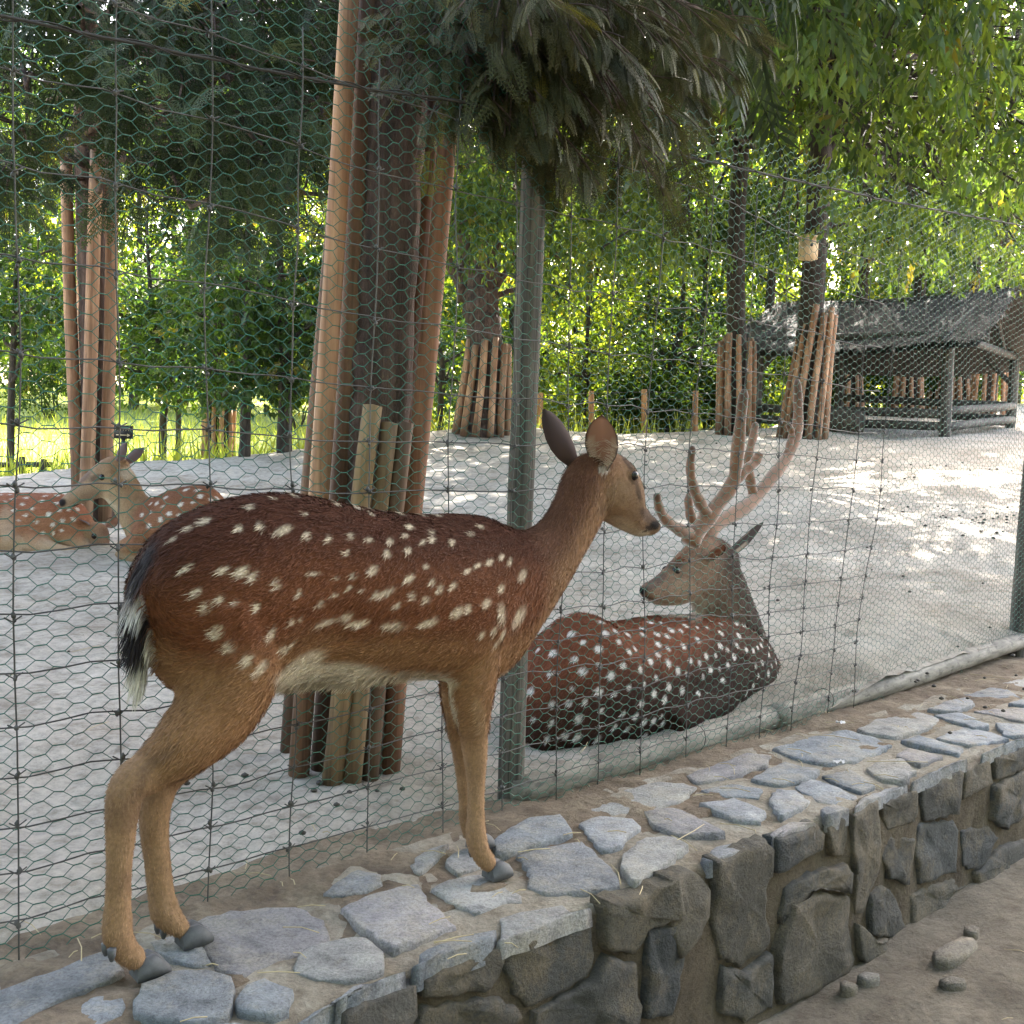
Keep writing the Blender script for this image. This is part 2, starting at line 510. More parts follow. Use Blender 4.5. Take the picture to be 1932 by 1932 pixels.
# ------------------------------------------------------------------ the stone wall
wall = empty('stone_wall', (0.2, 2.3, 0), 'low dry-looking grey slate wall with crazy-paved top beside the path', 'stone wall')
def wall_core():
    mb = MB()
    T = np.arange(0.02, ecum[-1] - 0.05, 0.03)
    e = edge_at(T); d = edge_dir(T); nrm = np.stack([d[:, 1], -d[:, 0]], 1)
    cols = []
    prof = [(-0.012, -0.05), (-0.02, 0.10), (-0.02, 0.22), (-0.022, 0.34), (-0.028, 0.43), (-0.045, 0.452)] + [(-0.08 - 0.035 * k, 0.455) for k in range(14)]
    prof = np.array(prof)
    V = []
    for off, z in prof:
        p = np.concatenate([e + nrm * off, np.full((len(T), 1), z)], 1)
        nz = vnoise(p, 9) * 0.02 + vnoise(p, 28) * 0.012
        if z < 0.44:
            p[:, :2] += nrm * nz[:, None]
        else:
            p[:, 2] += nz * 0.9
        V.append(p)
    V = np.stack(V, 1)
    m, k = V.shape[:2]
    i = np.arange(m - 1)[:, None] * k; j = np.arange(k - 1)[None, :]
    q = np.stack([i + j, i + j + k, i + j + k + 1, i + j + 1], -1).reshape(-1, 4)
    clay_shade = np.where((prof[:, 1] < 0.44)[None, :, None], np.array([0.32, 0.28, 0.22]), np.ones(3)) * np.ones((m, 1, 1))   # mortar darkened on the face to deepen its shade, besides brown dirt smears
    mb.add(V.reshape(-1, 3), q, clay_shade.reshape(-1, 3))
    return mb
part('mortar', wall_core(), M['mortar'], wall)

def smooth_outline(poly, step, jit, seed):
    r = np.random.default_rng(seed)
    poly = np.asarray(poly, float)
    out = []
    for a, b in zip(poly, np.roll(poly, -1, axis=0)):
        L = np.linalg.norm(b - a)
        k = max(1, int(L / step))
        for i in range(k):
            t = (i + (0.10 if i == 0 else 0)) / k
            out.append(a + (b - a) * t)
        if L > step:
            pass
    out = np.array(out)
    out += (r.random(out.shape) - 0.5) * jit
    return out
def stone_mesh(poly, to3, thick, proud, seed, tilt=0.0, inset=0.07, rough=0.004):
    """poly: 2-D outline in metres; to3(p2, h): 3-D point h proud of the bed."""
    r = np.random.default_rng(seed)
    o = smooth_outline(poly, 0.022, 0.010, seed)
    c = o.mean(0)
    m = len(o)
    tl = (r.random(2) - 0.5) * tilt
    def lev(s, h, nz):
        p = c + (o - c) * s
        hh = h + (p - c) @ tl + vnoise(np.concatenate([p, np.full((m, 1), seed * 0.37)], 1), 16) * nz * 2.2 + vnoise(np.concatenate([p, np.full((m, 1), seed * 0.37)], 1), 60) * nz * 0.6
        return to3(p, hh)
    R = [lev(1.03, -thick, 0), lev(1.0, proud - 0.012, 0.004), lev(1.0 - inset * 0.35, proud - 0.002, rough), lev(1.0 - inset * 1.4, proud, rough), lev(0.55, proud + 0.001, rough * 1.5)]
    v = np.vstack(R + [to3(c[None], np.array([proud + (r.random() - 0.5) * rough]))])
    j = np.arange(m); k = (j + 1) % m
    q = np.vstack([np.stack([a * m + j, a * m + k, (a + 1) * m + k, (a + 1) * m + j], -1) for a in range(4)])
    t = np.stack([4 * m + j, 4 * m + k, np.full(m, 5 * m)], -1)
    return v, q, t

A_ = lambda p: (p[0] / 3.0, 1288 + p[1] / 3.0)
B_ = lambda p: (644 + p[0] / 3.0, 1288 + p[1] / 3.0)
C_ = lambda p: (1288 + 0.3751 * p[0], 1207.5 + 0.3751 * p[1])
coping = []
for f, polys in ((A_, [
        [(-60, 1760), (250, 1650), (560, 1520), (640, 1530), (700, 1620), (620, 1680), (420, 1770), (250, 1860), (60, 1950), (-80, 2040)],
        [(430, 1800), (640, 1705), (725, 1810), (690, 1860), (560, 1920), (400, 2010), (90, 2080), (180, 1970)],
        [(800, 1720), (960, 1640), (1180, 1620), (1290, 1665), (1325, 1720), (1300, 1870), (1150, 1925), (950, 1925), (780, 1880), (740, 1850)],
        [(1110, 1325), (1300, 1275), (1500, 1255), (1680, 1240), (1830, 1310), (1890, 1390), (1800, 1480), (1580, 1560), (1390, 1655), (1230, 1605), (1160, 1510), (1130, 1440)],
        [(830, 1450), (960, 1415), (1120, 1420), (1150, 1500), (1220, 1560), (1090, 1585), (930, 1525)],
        [(1665, 1565), (1760, 1480), (1932, 1440), (2080, 1440), (2170, 1520), (2170, 1610), (1990, 1675), (1790, 1670), (1670, 1635)],
        [(1340, 1745), (1480, 1655), (1660, 1725), (1640, 1840), (1550, 1885), (1350, 1845)],
        [(1700, 1900), (1900, 1790), (2180, 1710), (2340, 1690), (2230, 1770), (1990, 1870), (1780, 1990)],
        [(100, 2130), (420, 2040), (640, 1960), (760, 1930), (800, 2040), (500, 2160), (150, 2300)],
        [(840, 1960), (1050, 1960), (1330, 1910), (1480, 1930), (1450, 2060), (1100, 2170), (860, 2100)]]),
        (B_, [
        [(-20, 1110), (100, 1055), (225, 1080), (240, 1130), (150, 1175), (20, 1205), (-110, 1195)],
        [(0, 1270), (160, 1185), (430, 1110), (470, 1190), (660, 1370), (480, 1430), (290, 1495), (130, 1400)],
        [(395, 1030), (440, 960), (600, 905), (560, 985), (440, 1075)],
        [(515, 1150), (650, 1085), (800, 1062), (930, 1115), (1040, 1215), (850, 1255), (760, 1300), (600, 1215)],
        [(580, 1010), (640, 930), (760, 905), (830, 960), (790, 1020), (660, 1065)],
        [(850, 900), (1050, 765), (1250, 752), (1320, 850), (1150, 905), (940, 962), (870, 960)],
        [(990, 975), (1150, 925), (1350, 892), (1450, 950), (1590, 1120), (1500, 1152), (1180, 1180), (1060, 1150), (1060, 1060)],
        [(1340, 780), (1450, 742), (1640, 760), (1700, 800), (1570, 930), (1480, 948), (1400, 870)],
        [(1310, 705), (1500, 645), (1600, 592), (1800, 552), (1932, 562), (2010, 582), (1932, 650), (1820, 690), (1680, 722), (1500, 735)],
        [(1695, 722), (1820, 702), (1932, 722), (2080, 790), (2170, 848), (1900, 858), (1770, 800)],
        [(1575, 985), (1720, 865), (1890, 868), (1960, 920), (1850, 1020), (1650, 1130), (1585, 1050)],
        [(885, 1315), (1060, 1270), (1240, 1232), (1300, 1285), (1435, 1262), (1442, 1310), (1100, 1425), (935, 1490), (900, 1420)],
        [(425, 1540), (600, 1470), (870, 1402), (920, 1480), (700, 1590), (490, 1675), (470, 1610)],
        [(10, 1840), (60, 1745), (240, 1690), (440, 1680), (420, 1720), (200, 1790)]]),
        (C_, [
        [(10, 675), (160, 620), (330, 572), (440, 582), (425, 625), (230, 690), (60, 710)],
        [(335, 690), (430, 640), (520, 602), (690, 648), (640, 690), (480, 718)],
        [(455, 550), (640, 490), (820, 452), (960, 485), (1060, 520), (900, 598), (740, 618), (560, 592)],
        [(880, 450), (960, 402), (1180, 352), (1300, 388), (1240, 440), (1060, 488), (930, 470)],
        [(85, 745), (240, 712), (405, 735), (390, 778), (230, 782)],
        [(80, 815), (150, 805), (260, 782), (420, 852), (400, 905), (250, 898)],
        [(432, 800), (470, 735), (560, 745), (645, 800), (580, 850), (490, 882)],
        [(560, 722), (640, 684), (760, 715), (880, 770), (770, 815), (690, 800)],
        [(705, 672), (840, 635), (970, 718), (900, 748), (780, 712)],
        [(915, 642), (1000, 595), (1100, 592), (1170, 650), (1120, 695), (1010, 697)],
        [(1065, 582), (1130, 535), (1310, 582), (1190, 618)],
        [(1092, 500), (1180, 472), (1410, 540), (1385, 568), (1240, 538)],
        [(1275, 490), (1420, 425), (1560, 450), (1640, 490), (1440, 528)],
        [(1255, 370), (1400, 362), (1550, 430), (1470, 442)],
        [(1230, 345), (1310, 310), (1440, 285), (1470, 320), (1380, 355)],
        [(1405, 270), (1600, 222), (1700, 278), (1500, 292)],
        [(1460, 350), (1717, 335), (1830, 395), (1720, 408)],
        [(1570, 412), (1790, 425), (1720, 470), (1620, 470)],
        [(1640, 320), (1720, 290), (1900, 300), (1880, 350)],
        [(1590, 215), (1720, 180), (1860, 200), (1720, 260)],
        [(430, 965), (560, 902), (690, 918), (620, 968), (475, 1000)],
        [(85, 1085), (190, 1022), (425, 982), (445, 1010), (175, 1120)],
        [(685, 852), (760, 822), (840, 850), (760, 895)],
        [(1190, 690), (1350, 622), (1490, 612), (1400, 660), (1240, 730)],
        [(1540, 580), (1640, 530), (1717, 500), (1800, 470), (1800, 500), (1640, 570)],
        [(900, 790), (1010, 735), (1150, 712), (1010, 785), (880, 840)]])):
    for pl in polys:
        coping.append([on_z(*f(p), TOP)[:2] for p in pl])
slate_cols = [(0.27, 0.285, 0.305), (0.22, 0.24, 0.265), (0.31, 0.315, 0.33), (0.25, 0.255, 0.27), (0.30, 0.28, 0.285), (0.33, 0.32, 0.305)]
def behind_edge(p):
    d = EDGE - p
    best = None
    for k in range(len(EDGE) - 1):
        a, b = EDGE[k], EDGE[k + 1]
        e = (b - a) / eseg[k]
        t = np.clip((p - a) @ e, 0, eseg[k])
        c = a + e * t
        dd = np.linalg.norm(p - c)
        if best is None or dd < best[0]:
            n_ = np.array([e[1], -e[0]])
            best = (dd, (p - c) @ n_, c, n_)
    if best[1] > -0.012:
        return p - best[3] * (best[1] + 0.012)
    return p
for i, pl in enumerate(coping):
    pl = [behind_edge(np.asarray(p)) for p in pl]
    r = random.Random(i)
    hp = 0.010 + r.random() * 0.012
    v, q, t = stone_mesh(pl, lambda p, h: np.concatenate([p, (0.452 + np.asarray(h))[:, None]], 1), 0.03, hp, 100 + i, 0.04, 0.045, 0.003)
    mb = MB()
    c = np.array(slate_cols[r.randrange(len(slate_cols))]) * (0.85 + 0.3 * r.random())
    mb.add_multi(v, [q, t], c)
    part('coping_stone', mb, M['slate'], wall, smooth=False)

def on_face(x, y):
    """ray against the vertical wall face: (distance along the edge, height)"""
    d = ray(x, y)
    for k in range(len(EDGE) - 1):
        a, b = EDGE[k], EDGE[k + 1]
        e = b - a
        det = d[0] * -e[1] + e[0] * d[1]
        t = (a[0] * -e[1] + e[0] * a[1]) / det
        s = (d[0] * a[1] - d[1] * a[0]) / det
        if -0.001 <= s <= 1.001 and t > 0:
            return np.array([ecum[k] + s * eseg[k], CAM_Z + t * d[2]])
    return None
faces = []
for f, polys in ((C_, [
        [(95, 1165), (150, 1250), (150, 1400), (60, 1550), (0, 1620), (-60, 1500), (-60, 1215)],
        [(175, 1130), (430, 1012), (468, 1050), (470, 1180), (425, 1260), (440, 1400), (468, 1540), (330, 1660), (210, 1620), (160, 1420), (175, 1280)],
        [(478, 1012), (700, 930), (745, 980), (735, 1060), (600, 1130), (485, 1190)],
        [(752, 955), (850, 885), (856, 1000), (838, 1110), (765, 1100)],
        [(870, 885), (1000, 810), (1015, 1000), (1000, 1200), (930, 1385), (885, 1395), (874, 1100)],
        [(1022, 832), (1190, 752), (1205, 860), (1185, 920), (1060, 968)],
        [(1214, 762), (1420, 655), (1408, 770), (1385, 880), (1235, 925)],
        [(1434, 652), (1560, 602), (1575, 720), (1425, 808)],
        [(1582, 602), (1717, 545), (1800, 520), (1790, 620), (1592, 716)],
        [(535, 1262), (640, 1192), (830, 1132), (868, 1172), (860, 1272), (700, 1245), (560, 1300), (505, 1440)],
        [(560, 1335), (700, 1275), (865, 1295), (868, 1480), (890, 1640), (800, 1790), (640, 1830), (500, 1840), (480, 1560)],
        [(965, 1380), (975, 1292), (1030, 1235), (1095, 1290), (1135, 1450), (1110, 1560), (960, 1500)],
        [(1045, 1000), (1180, 1000), (1176, 1100), (1150, 1245), (1065, 1205), (1034, 1100)],
        [(1205, 935), (1385, 912), (1415, 960), (1405, 1180), (1205, 1235), (1194, 1100)],
        [(1424, 965), (1560, 942), (1600, 1000), (1500, 1165), (1424, 1148)],
        [(1155, 1285), (1400, 1205), (1455, 1235), (1445, 1410), (1160, 1510)],
        [(1584, 742), (1717, 662), (1800, 640), (1790, 860), (1640, 955), (1566, 915)],
        [(1485, 1180), (1600, 1055), (1740, 1010), (1760, 1260), (1480, 1390)],
        [(890, 1420), (950, 1510), (1110, 1580), (1090, 1620), (920, 1700), (890, 1560)],
        [(210, 1650), (330, 1680), (460, 1580), (470, 1860), (330, 1932), (220, 1900)]]),
        (B_, [
        [(20, 1880), (440, 1715), (448, 1870), (400, 1940), (200, 2030), (0, 2090)],
        [(482, 1695), (700, 1605), (918, 1505), (946, 1570), (936, 1680), (880, 1750), (560, 1800), (474, 1805)],
        [(954, 1515), (1100, 1445), (1438, 1325), (1476, 1560), (1436, 1680), (1080, 1855), (1005, 1800), (962, 1660)],
        [(1504, 1255), (1700, 1205), (1915, 1090), (1925, 1330), (1745, 1400), (1690, 1565), (1512, 1518)],
        [(466, 1865), (880, 1785), (1000, 1855), (1060, 1895), (900, 2030), (430, 2060)],
        [(1090, 1885), (1440, 1705), (1515, 1565), (1685, 1600), (1690, 1940), (1400, 2050), (1090, 2020)],
        [(1745, 1412), (1930, 1350), (1960, 1400), (1960, 1560), (1890, 1900), (1720, 1910)],
        [(420, 2080), (900, 2060), (1060, 2060), (1050, 2250), (420, 2300)]])):
    for pl in polys:
        q = [on_face(*f(p)) for p in pl]
        if any(a is None for a in q):
            continue
        faces.append([np.array([a[0], min(max(a[1], -0.02), 0.468)]) for a in q])
# the stretch out of frame to the left and right keeps the same kind of stones
for t0 in list(np.arange(0.05, ecum[3] - 0.25, 0.2)) + list(np.arange(ecum[12] + 0.35, ecum[-1] - 0.3, 0.3)):
    for z0, z1 in ((0.02, 0.22), (0.24, 0.45)):
        faces.append([np.array(a) for a in ((t0, z0), (t0 + 0.17, z0 + 0.02), (t0 + 0.18, z1), (t0 + 0.01, z1 - 0.02))])
def face3(p, h):
    p = np.asarray(p); h = np.asarray(h)
    e = edge_at(p[:, 0]); d = edge_dir(p[:, 0]); nrm = np.stack([d[:, 1], -d[:, 0]], 1)
    return np.concatenate([e + nrm * (h - 0.02)[:, None], p[:, 1:2]], 1)
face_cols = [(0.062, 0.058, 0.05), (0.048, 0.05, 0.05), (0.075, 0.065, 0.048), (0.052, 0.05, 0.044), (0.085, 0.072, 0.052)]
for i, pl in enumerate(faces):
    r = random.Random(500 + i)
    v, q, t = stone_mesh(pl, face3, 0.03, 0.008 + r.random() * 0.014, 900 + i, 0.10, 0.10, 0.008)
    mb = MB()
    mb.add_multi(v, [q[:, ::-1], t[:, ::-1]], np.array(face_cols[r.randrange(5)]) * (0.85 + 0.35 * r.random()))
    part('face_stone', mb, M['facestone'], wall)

# ------------------------------------------------------------------ loose bits on path and terrace
def rock(name, c, sz, label, seed, mat='facestone', col=(0.2, 0.17, 0.13), rot=0.3):
    r = np.random.default_rng(seed)
    mb = MB()
    k = 9
    th = np.linspace(0, 2 * pi, k, endpoint=False)
    rr = 0.8 + 0.4 * r.random(k)
    o = np.stack([np.cos(th) * rr * sz[0] / 2, np.sin(th) * rr * sz[1] / 2], 1) @ _rz(rot)[:2, :2].T
    V = []
    for s, z in ((1.0, -0.02), (1.03, sz[2] * 0.55), (0.95, sz[2] * 0.95), (0.5, sz[2])):
        V.append(np.concatenate([o * s, z + (r.random((k, 1)) - 0.5) * sz[2] * 0.2], 1))
    V = np.vstack(V + [np.array([[0, 0, sz[2]]])]) + np.asarray(c)
    j = np.arange(k); kk = (j + 1) % k
    q = np.vstack([np.stack([a * k + j, a * k + kk, (a + 1) * k + kk, (a + 1) * k + j], -1) for a in range(3)])
    mb.add_multi(V, [q, np.stack([3 * k + j, 3 * k + kk, np.full(k, 4 * k)], -1)], col)
    return solo(name, mb, M[mat], c, label, 'stone', 'loose stones on the path', smooth=False)
p = on_z(*C_((1370, 1600)), 0.0); rock('loose_stone', (p[0], p[1], 0.0), (0.24, 0.07, 0.03), 'long flat loose stone lying on the path near the wall foot', 1, rot=0.75, col=(0.24, 0.21, 0.165))
p = on_z(*C_((1360, 1760)), 0.0); rock('loose_stone', (p[0], p[1], 0.0), (0.08, 0.06, 0.028), 'small dark lump of stone on the sandy path', 2, col=(0.13, 0.115, 0.09))
p = on_z(*C_((830, 1770)), 0.0); rock('loose_stone', (p[0], p[1] , 0.0), (0.05, 0.04, 0.022), 'pebble at the foot of the wall face', 3)
p = on_z(*C_((930, 1730)), 0.0); rock('loose_stone', (p[0], p[1], 0.0), (0.06, 0.045, 0.025), 'greyish pebble beside the wall foot on the path', 4, col=(0.24, 0.22, 0.19))
p = on_z(*C_((1450, 1500)), 0.0); rock('loose_stone', (p[0], p[1], 0.0), (0.05, 0.05, 0.03), 'pebble behind the long flat stone on the path', 5)
for k, (cx, cy, lb) in enumerate((((795), 425, 'crumpled white scrap of litter on soil by the fence rail'), (785, 628, 'white paper scrap lying on the slate coping'))):
    p = on_z(*C_((cx, cy)), TOP + (0.012 if k else 0.0))
    mb = MB()
    r = np.random.default_rng(40 + k)
    g = np.stack(np.meshgrid(np.linspace(-1, 1, 6), np.linspace(-1, 1, 5), indexing='ij'), -1).reshape(-1, 2)
    z = 0.012 * r.random(len(g)) + 0.004
    v = np.stack([p[0] + g[:, 0] * 0.018, p[1] + g[:, 1] * 0.012 + g[:, 0] * 0.008, p[2] + z], 1)
    i = np.arange(5)[:, None] * 5; j = np.arange(4)[None, :]
    mb.add(v, np.stack([i + j, i + j + 5, i + j + 6, i + j + 1], -1).reshape(-1, 4))
    solo('litter_scrap', mb, M['white'], p, lb, 'litter')
mb = MB()
for k in range(330):                           # dry straw scattered on soil and stones
    if k < 110:
        u, n = random.uniform(-1.5, 3.5), random.uniform(-0.62, 0.12)
        z = 0.482 if n < -0.3 else 0.474
    elif k < 180:
        u, n, z = random.uniform(-1, 4), random.uniform(-1.6, -0.9), 0.016
    else:
        u, n = random.uniform(-2.5, 5), random.uniform(0.1, 4.0)
        q_ = fence_pt(u, n, 0); z = float(gz(q_[0], q_[1])) + 0.012
    a = fence_pt(u, n, z); an = random.uniform(0, pi); L = random.uniform(0.02, 0.09) if k % 9 else random.uniform(0.1, 0.2)
    d = np.array([cos(an), sin(an), random.uniform(-0.05, 0.05)]) * L / 2
    mid = a + np.array([0, 0, 0.004])
    mb.tube([a - d, mid + np.array([d[1], -d[0], 0]) * 0.08, a + d], 0.0011, 4, False)
tag(part('straw_litter', mb, M['straw']), 'dry straw bits scattered over soil, stones and sand', 'straw', kind='stuff')
mb = MB()
ico_v = np.array([(0, 0, 1), (0.9, 0, 0.3), (0.28, 0.85, 0.3), (-0.72, 0.53, 0.3), (-0.72, -0.53, 0.3), (0.28, -0.85, 0.3), (0.72, 0.53, -0.4), (-0.28, 0.85, -0.4), (-0.9, 0, -0.4), (-0.28, -0.85, -0.4), (0.72, -0.53, -0.4), (0, 0, -0.9)])
ico_f = [(0, 1, 2), (0, 2, 3), (0, 3, 4), (0, 4, 5), (0, 5, 1), (1, 6, 2), (2, 7, 3), (3, 8, 4), (4, 9, 5), (5, 10, 1), (2, 6, 7), (3, 7, 8), (4, 8, 9), (5, 9, 10), (1, 10, 6), (6, 11, 7), (7, 11, 8), (8, 11, 9), (9, 11, 10), (10, 11, 6)]
for (px, py, n, sx, sy) in ((1840, 985, 60, 80, 14), (2030, 940, 30, 40, 8), (130, 1185, 8, 40, 25), (230, 1195, 2, 8, 4), (290, 1040, 12, 30, 12), (1750, 1200, 16, 150, 60), (1850, 1300, 10, 90, 30),
                            (1650, 1100, 10, 120, 40), (1200, 1240, 8, 70, 60), (700, 1500, 8, 90, 40), (420, 1420, 8, 100, 60), (1700, 890, 40, 160, 14), (1300, 870, 25, 160, 16), (1150, 1150, 6, 60, 40)):
    for k in range(n):
        q_ = on_ground(px + random.gauss(0, sx), py + random.gauss(0, sy))
        s = random.uniform(0.006, 0.011) * (1.5 if q_[1] > 8 else 1)
        mb.add(ico_v * s * np.array([1.2, 0.9, 0.8]) + q_ + np.array([0, 0, s * 0.5]), ico_f)
tag(part('droppings', mb, M['dung']), 'dark deer droppings scattered on the pale sand', 'droppings', kind='stuff')

# ------------------------------------------------------------------ the fence
fence = empty('wire_fence', fence_pt(0, 0, 0.46), 'green hexagonal netting and stock wire fence on weathered wooden posts behind the wall', 'fence')
def net_off(u, z):
    """out-of-plane bulge and in-plane sag of the netting"""
    p = np.stack([u * 1.0, z * 1.0, np.zeros_like(u)], 1)
    b = vnoise(p, 1.4) * 0.06 + vnoise(p + 5, 4.0) * 0.018
    return b, vnoise(p + 11, 2.2) * 0.03 + vnoise(p + 30, 7) * 0.012, vnoise(p + 21, 2.2) * 0.03 + vnoise(p + 40, 7) * 0.012
def wire_pt(u, z):
    u = np.atleast_1d(np.asarray(u, float)); z = np.atleast_1d(np.asarray(z, float))
    b, du, dz = net_off(u, z)
    du = du * 0.6
    k = np.clip((z - 0.47) / 0.3, 0.15, 1)
    uu = u + du * k; nn = -0.035 + b * k
    P = FP0[None] + FU[None] * uu[:, None] + FN[None] * nn[:, None]
    return np.concatenate([P, (z + dz * k)[:, None]], 1)
def top_z(u):
    return np.interp(u, [-2.5, -0.7, 0, 0.66, 3.4, 6], [2.62, 2.56, 2.50, 2.45, 2.60, 2.7])
def hexnet():
    mb = MB()
    tw, sl, hh = 0.0185, 0.0165, 0.0142
    a0, a1 = [], []; tws = []
    ncol = int(7.6 / (tw + sl)); nrow = int(2.25 / (hh * 2)) + 1
    for c in range(ncol):
        u0 = -2.2 + c * (tw + sl)
        zo = 0 if c % 2 == 0 else hh
        z = 0.455 + zo + np.arange(nrow) * 2 * hh
        z = z[z < top_z(u0)]
        zz = z
        a0.append(np.stack([np.full_like(zz, u0), zz], 1)); a1.append(np.stack([np.full_like(zz, u0 + tw), zz], 1)); tws.append(np.ones(len(zz)))
        for dz in (hh, -hh):
            k = z + dz > 0.45
            a0.append(np.stack([np.full_like(zz, u0 + tw), zz], 1)[k]); a1.append(np.stack([np.full_like(zz, u0 + tw + sl), zz + dz], 1)[k]); tws.append(np.zeros(k.sum()))
    a0 = np.vstack(a0); a1 = np.vstack(a1); tws = np.concatenate(tws)
    P = wire_pt(a0[:, 0], a0[:, 1]); Q = wire_pt(a1[:, 0], a1[:, 1])
    # crumpled lower fold right of the stag
    def crumple(P):
        u = (P[:, :2] - FP0) @ FU
        w = np.clip((u - 1.6) / 0.8, 0, 1) * np.clip((0.66 - P[:, 2]) / 0.2, 0, 1)
        nz = np.stack([vnoise(P, 9), vnoise(P + 7, 9), vnoise(P + 17, 9)], 1)
        P = P + nz * (w * 0.10)[:, None]
        P[:, :2] += FN[None] * (w * 0.05)[:, None]
        return P
    P, Q = crumple(P), crumple(Q)
    jt = 0.0035
    # shared jitter per node so that wires stay joined
    def node_j(a):
        key = np.round(a * 1000).astype(int)
        h = (key[:, 0] * 73856093 ^ key[:, 1] * 19349663)
        r = np.stack([((h >> s) & 255) / 255.0 - 0.5 for s in (0, 8, 16)], 1)
        return r * jt
    P = P + node_j(a0); Q = Q + node_j(a1)
    d = Q - P; L = np.linalg.norm(d, axis=1)[:, None]; d = d / L
    P = P - d * 0.0006; Q = Q + d * 0.0006
    ref = np.array([FN[0], FN[1], 0.0])
    s1 = np.cross(d, ref); s1 /= np.linalg.norm(s1, axis=1)[:, None]
    s2 = np.cross(d, s1)
    rad = np.where(tws > 0, 0.0013, 0.0009)[:, None]
    V = []
    for base in (P, Q):
        for k in range(3):
            th = 2 * pi * k / 3
            V.append(base + (s1 * cos(th) + s2 * sin(th)) * rad)
    V = np.stack(V, 1)
    m = len(V)
    idx = np.arange(m)[:, None] * 6
    F = np.concatenate([idx + np.array([[k, (k + 1) % 3, 3 + (k + 1) % 3, 3 + k]]) for k in range(3)], 0)
    mb.add(V.reshape(-1, 3), F)
    return mb
tag(part('hexagonal_netting', hexnet(), M['pvc'], fence), kind='stuff')
ZL = [0.533, 0.632, 0.723, 0.816, 0.902, 0.99, 1.095, 1.205, 1.325, 1.44, 1.555, 1.715, 1.875, 2.05, 2.21]
VU = [-2.07, -1.88, -1.69, -1.49, -1.295, -1.11, -0.92, -0.72, -0.51, -0.27, -0.06, 0.15, 0.33, 0.53, 0.76, 1.0, 1.22, 1.45, 1.74, 1.95]
def lean(u, z):
    return u + (1.2 - z) * np.clip((u - 0.8) / 1.0, 0, 1) * -0.10 + (z - 1.2) * -0.02
for z in ZL:
    uu = np.arange(-2.2, 1.96, 0.055)
    P = wire_pt(uu, z + 0.005 * np.sin(uu * 2 * pi / 0.2) * (0.6 + 0.4 * np.sin(uu * 3)) + 0.008 * np.sin(uu * 1.7 + z * 9))
    P[:, :2] -= FN[None] * 0.003
    mb = MB(); mb.tube(P, 0.0016, 5)
    part('line_wire', mb, M['wire'], fence)
for u in VU:
    zz = np.concatenate([np.arange(0.44, 2.3, 0.045)])
    ph = random.random() * 6
    P = wire_pt(lean(np.full_like(zz, u), zz) + 0.003 * np.sin(zz * 9 + ph), zz)
    P[:, :2] -= FN[None] * 0.006
    mb = MB(); mb.tube(P, 0.0016, 5)
    for z in ZL:
        c = np.array([np.interp(z, zz, P[:, k]) for k in range(3)])
        for s in range(2):
            o = rng.normal(0, 0.0025, 3)
            mb.add(ico_v * np.array([0.0042, 0.0042, 0.0066]) * (0.8 + 0.5 * rng.random()) + c + o + np.array([0, 0, -0.006 * s]), ico_f)
        mb.tube([c + np.array([-0.012, -0.01, 0.003]), c + np.array([0, -0.004, -0.005]), c + np.array([0.011, 0.009, 0.004])], 0.0014, 4, False)
    part('stay_wire', mb, M['wire'], fence)
uu = np.arange(-2.6, 6.0, 0.08)
zc = np.interp(uu, [-2.6, -0.73, -0.03, 0.44, 1.9, 3.4, 6], [2.0, 2.185, 2.28, 2.30, 2.43, 2.585, 2.75])
P = np.stack([FP0[0] + FU[0] * uu + FN[0] * -0.05, FP0[1] + FU[1] * uu + FN[1] * -0.05, zc], 1)
mb = MB(); mb.tube(P + rng.normal(0, 0.0012, P.shape), 0.0032, 6); part('top_cable', mb, M['cable'], fence)
mb = MB(); off = np.stack([np.sin(uu * 60) * 0.006, np.cos(uu * 60) * 0.003, np.cos(uu * 60) * 0.006], 1)
uf = np.arange(-2.6, 6.0, 0.012)
Pf = np.stack([np.interp(uf, uu, P[:, k]) for k in range(3)], 1) + np.stack([np.sin(uf * 40) * 0.006, np.zeros_like(uf), np.cos(uf * 40) * 0.006], 1)
mb.tube(Pf, 0.0016, 4, False); part('binding_wire', mb, M['cable'], fence)
def log(mb, a, b, r0, r1, seg=14, n=10, bend=0.006, col=(1, 1, 1)):
    a = np.asarray(a, float); b = np.asarray(b, float)
    t = np.linspace(0, 1, n)[:, None]
    P = a + (b - a) * t
    ph = rng.random(3) * 6
    P = P + np.stack([np.sin(t[:, 0] * 5 + ph[k]) for k in range(3)], 1) * bend
    mb.tube(P, np.linspace(r0, r1, n) * (1 + 0.04 * (rng.random(n) - 0.5)), seg, True, col, 0.03)
a = on_z(950, 1518, 0.44); b = at_depth(1008, 262, 2.86)
mb = MB(); log(mb, (a[0] + 0.02, a[1] + 0.02, 0.28), b, 0.037, 0.034, 20, 24, 0.003); part('post', mb, M['postwood'], fence)
mb = MB(); log(mb, fence_pt(3.78, 0.02, 0.3), fence_pt(3.85, 0.02, 2.62), 0.045, 0.04, 16, 20, 0.004); part('post', mb, M['postwood'], fence)
mb = MB(); log(mb, fence_pt(-2.35, 0.03, 0.3), fence_pt(-2.33, 0.03, 2.4), 0.04, 0.036, 16, 20, 0.004); part('post', mb, M['postwood'], fence)
mb = MB(); log(mb, fence_pt(0.05, 0.02, 0.478), fence_pt(1.45, 0.03, 0.487), 0.040, 0.042, 16, 24, 0.004); part('bottom_rail', mb, M['rail'], fence)
mb = MB(); log(mb, fence_pt(1.40, 0.025, 0.488), fence_pt(3.85, 0.0, 0.53), 0.046, 0.045, 16, 30, 0.006); part('bottom_rail', mb, M['rail'], fence)
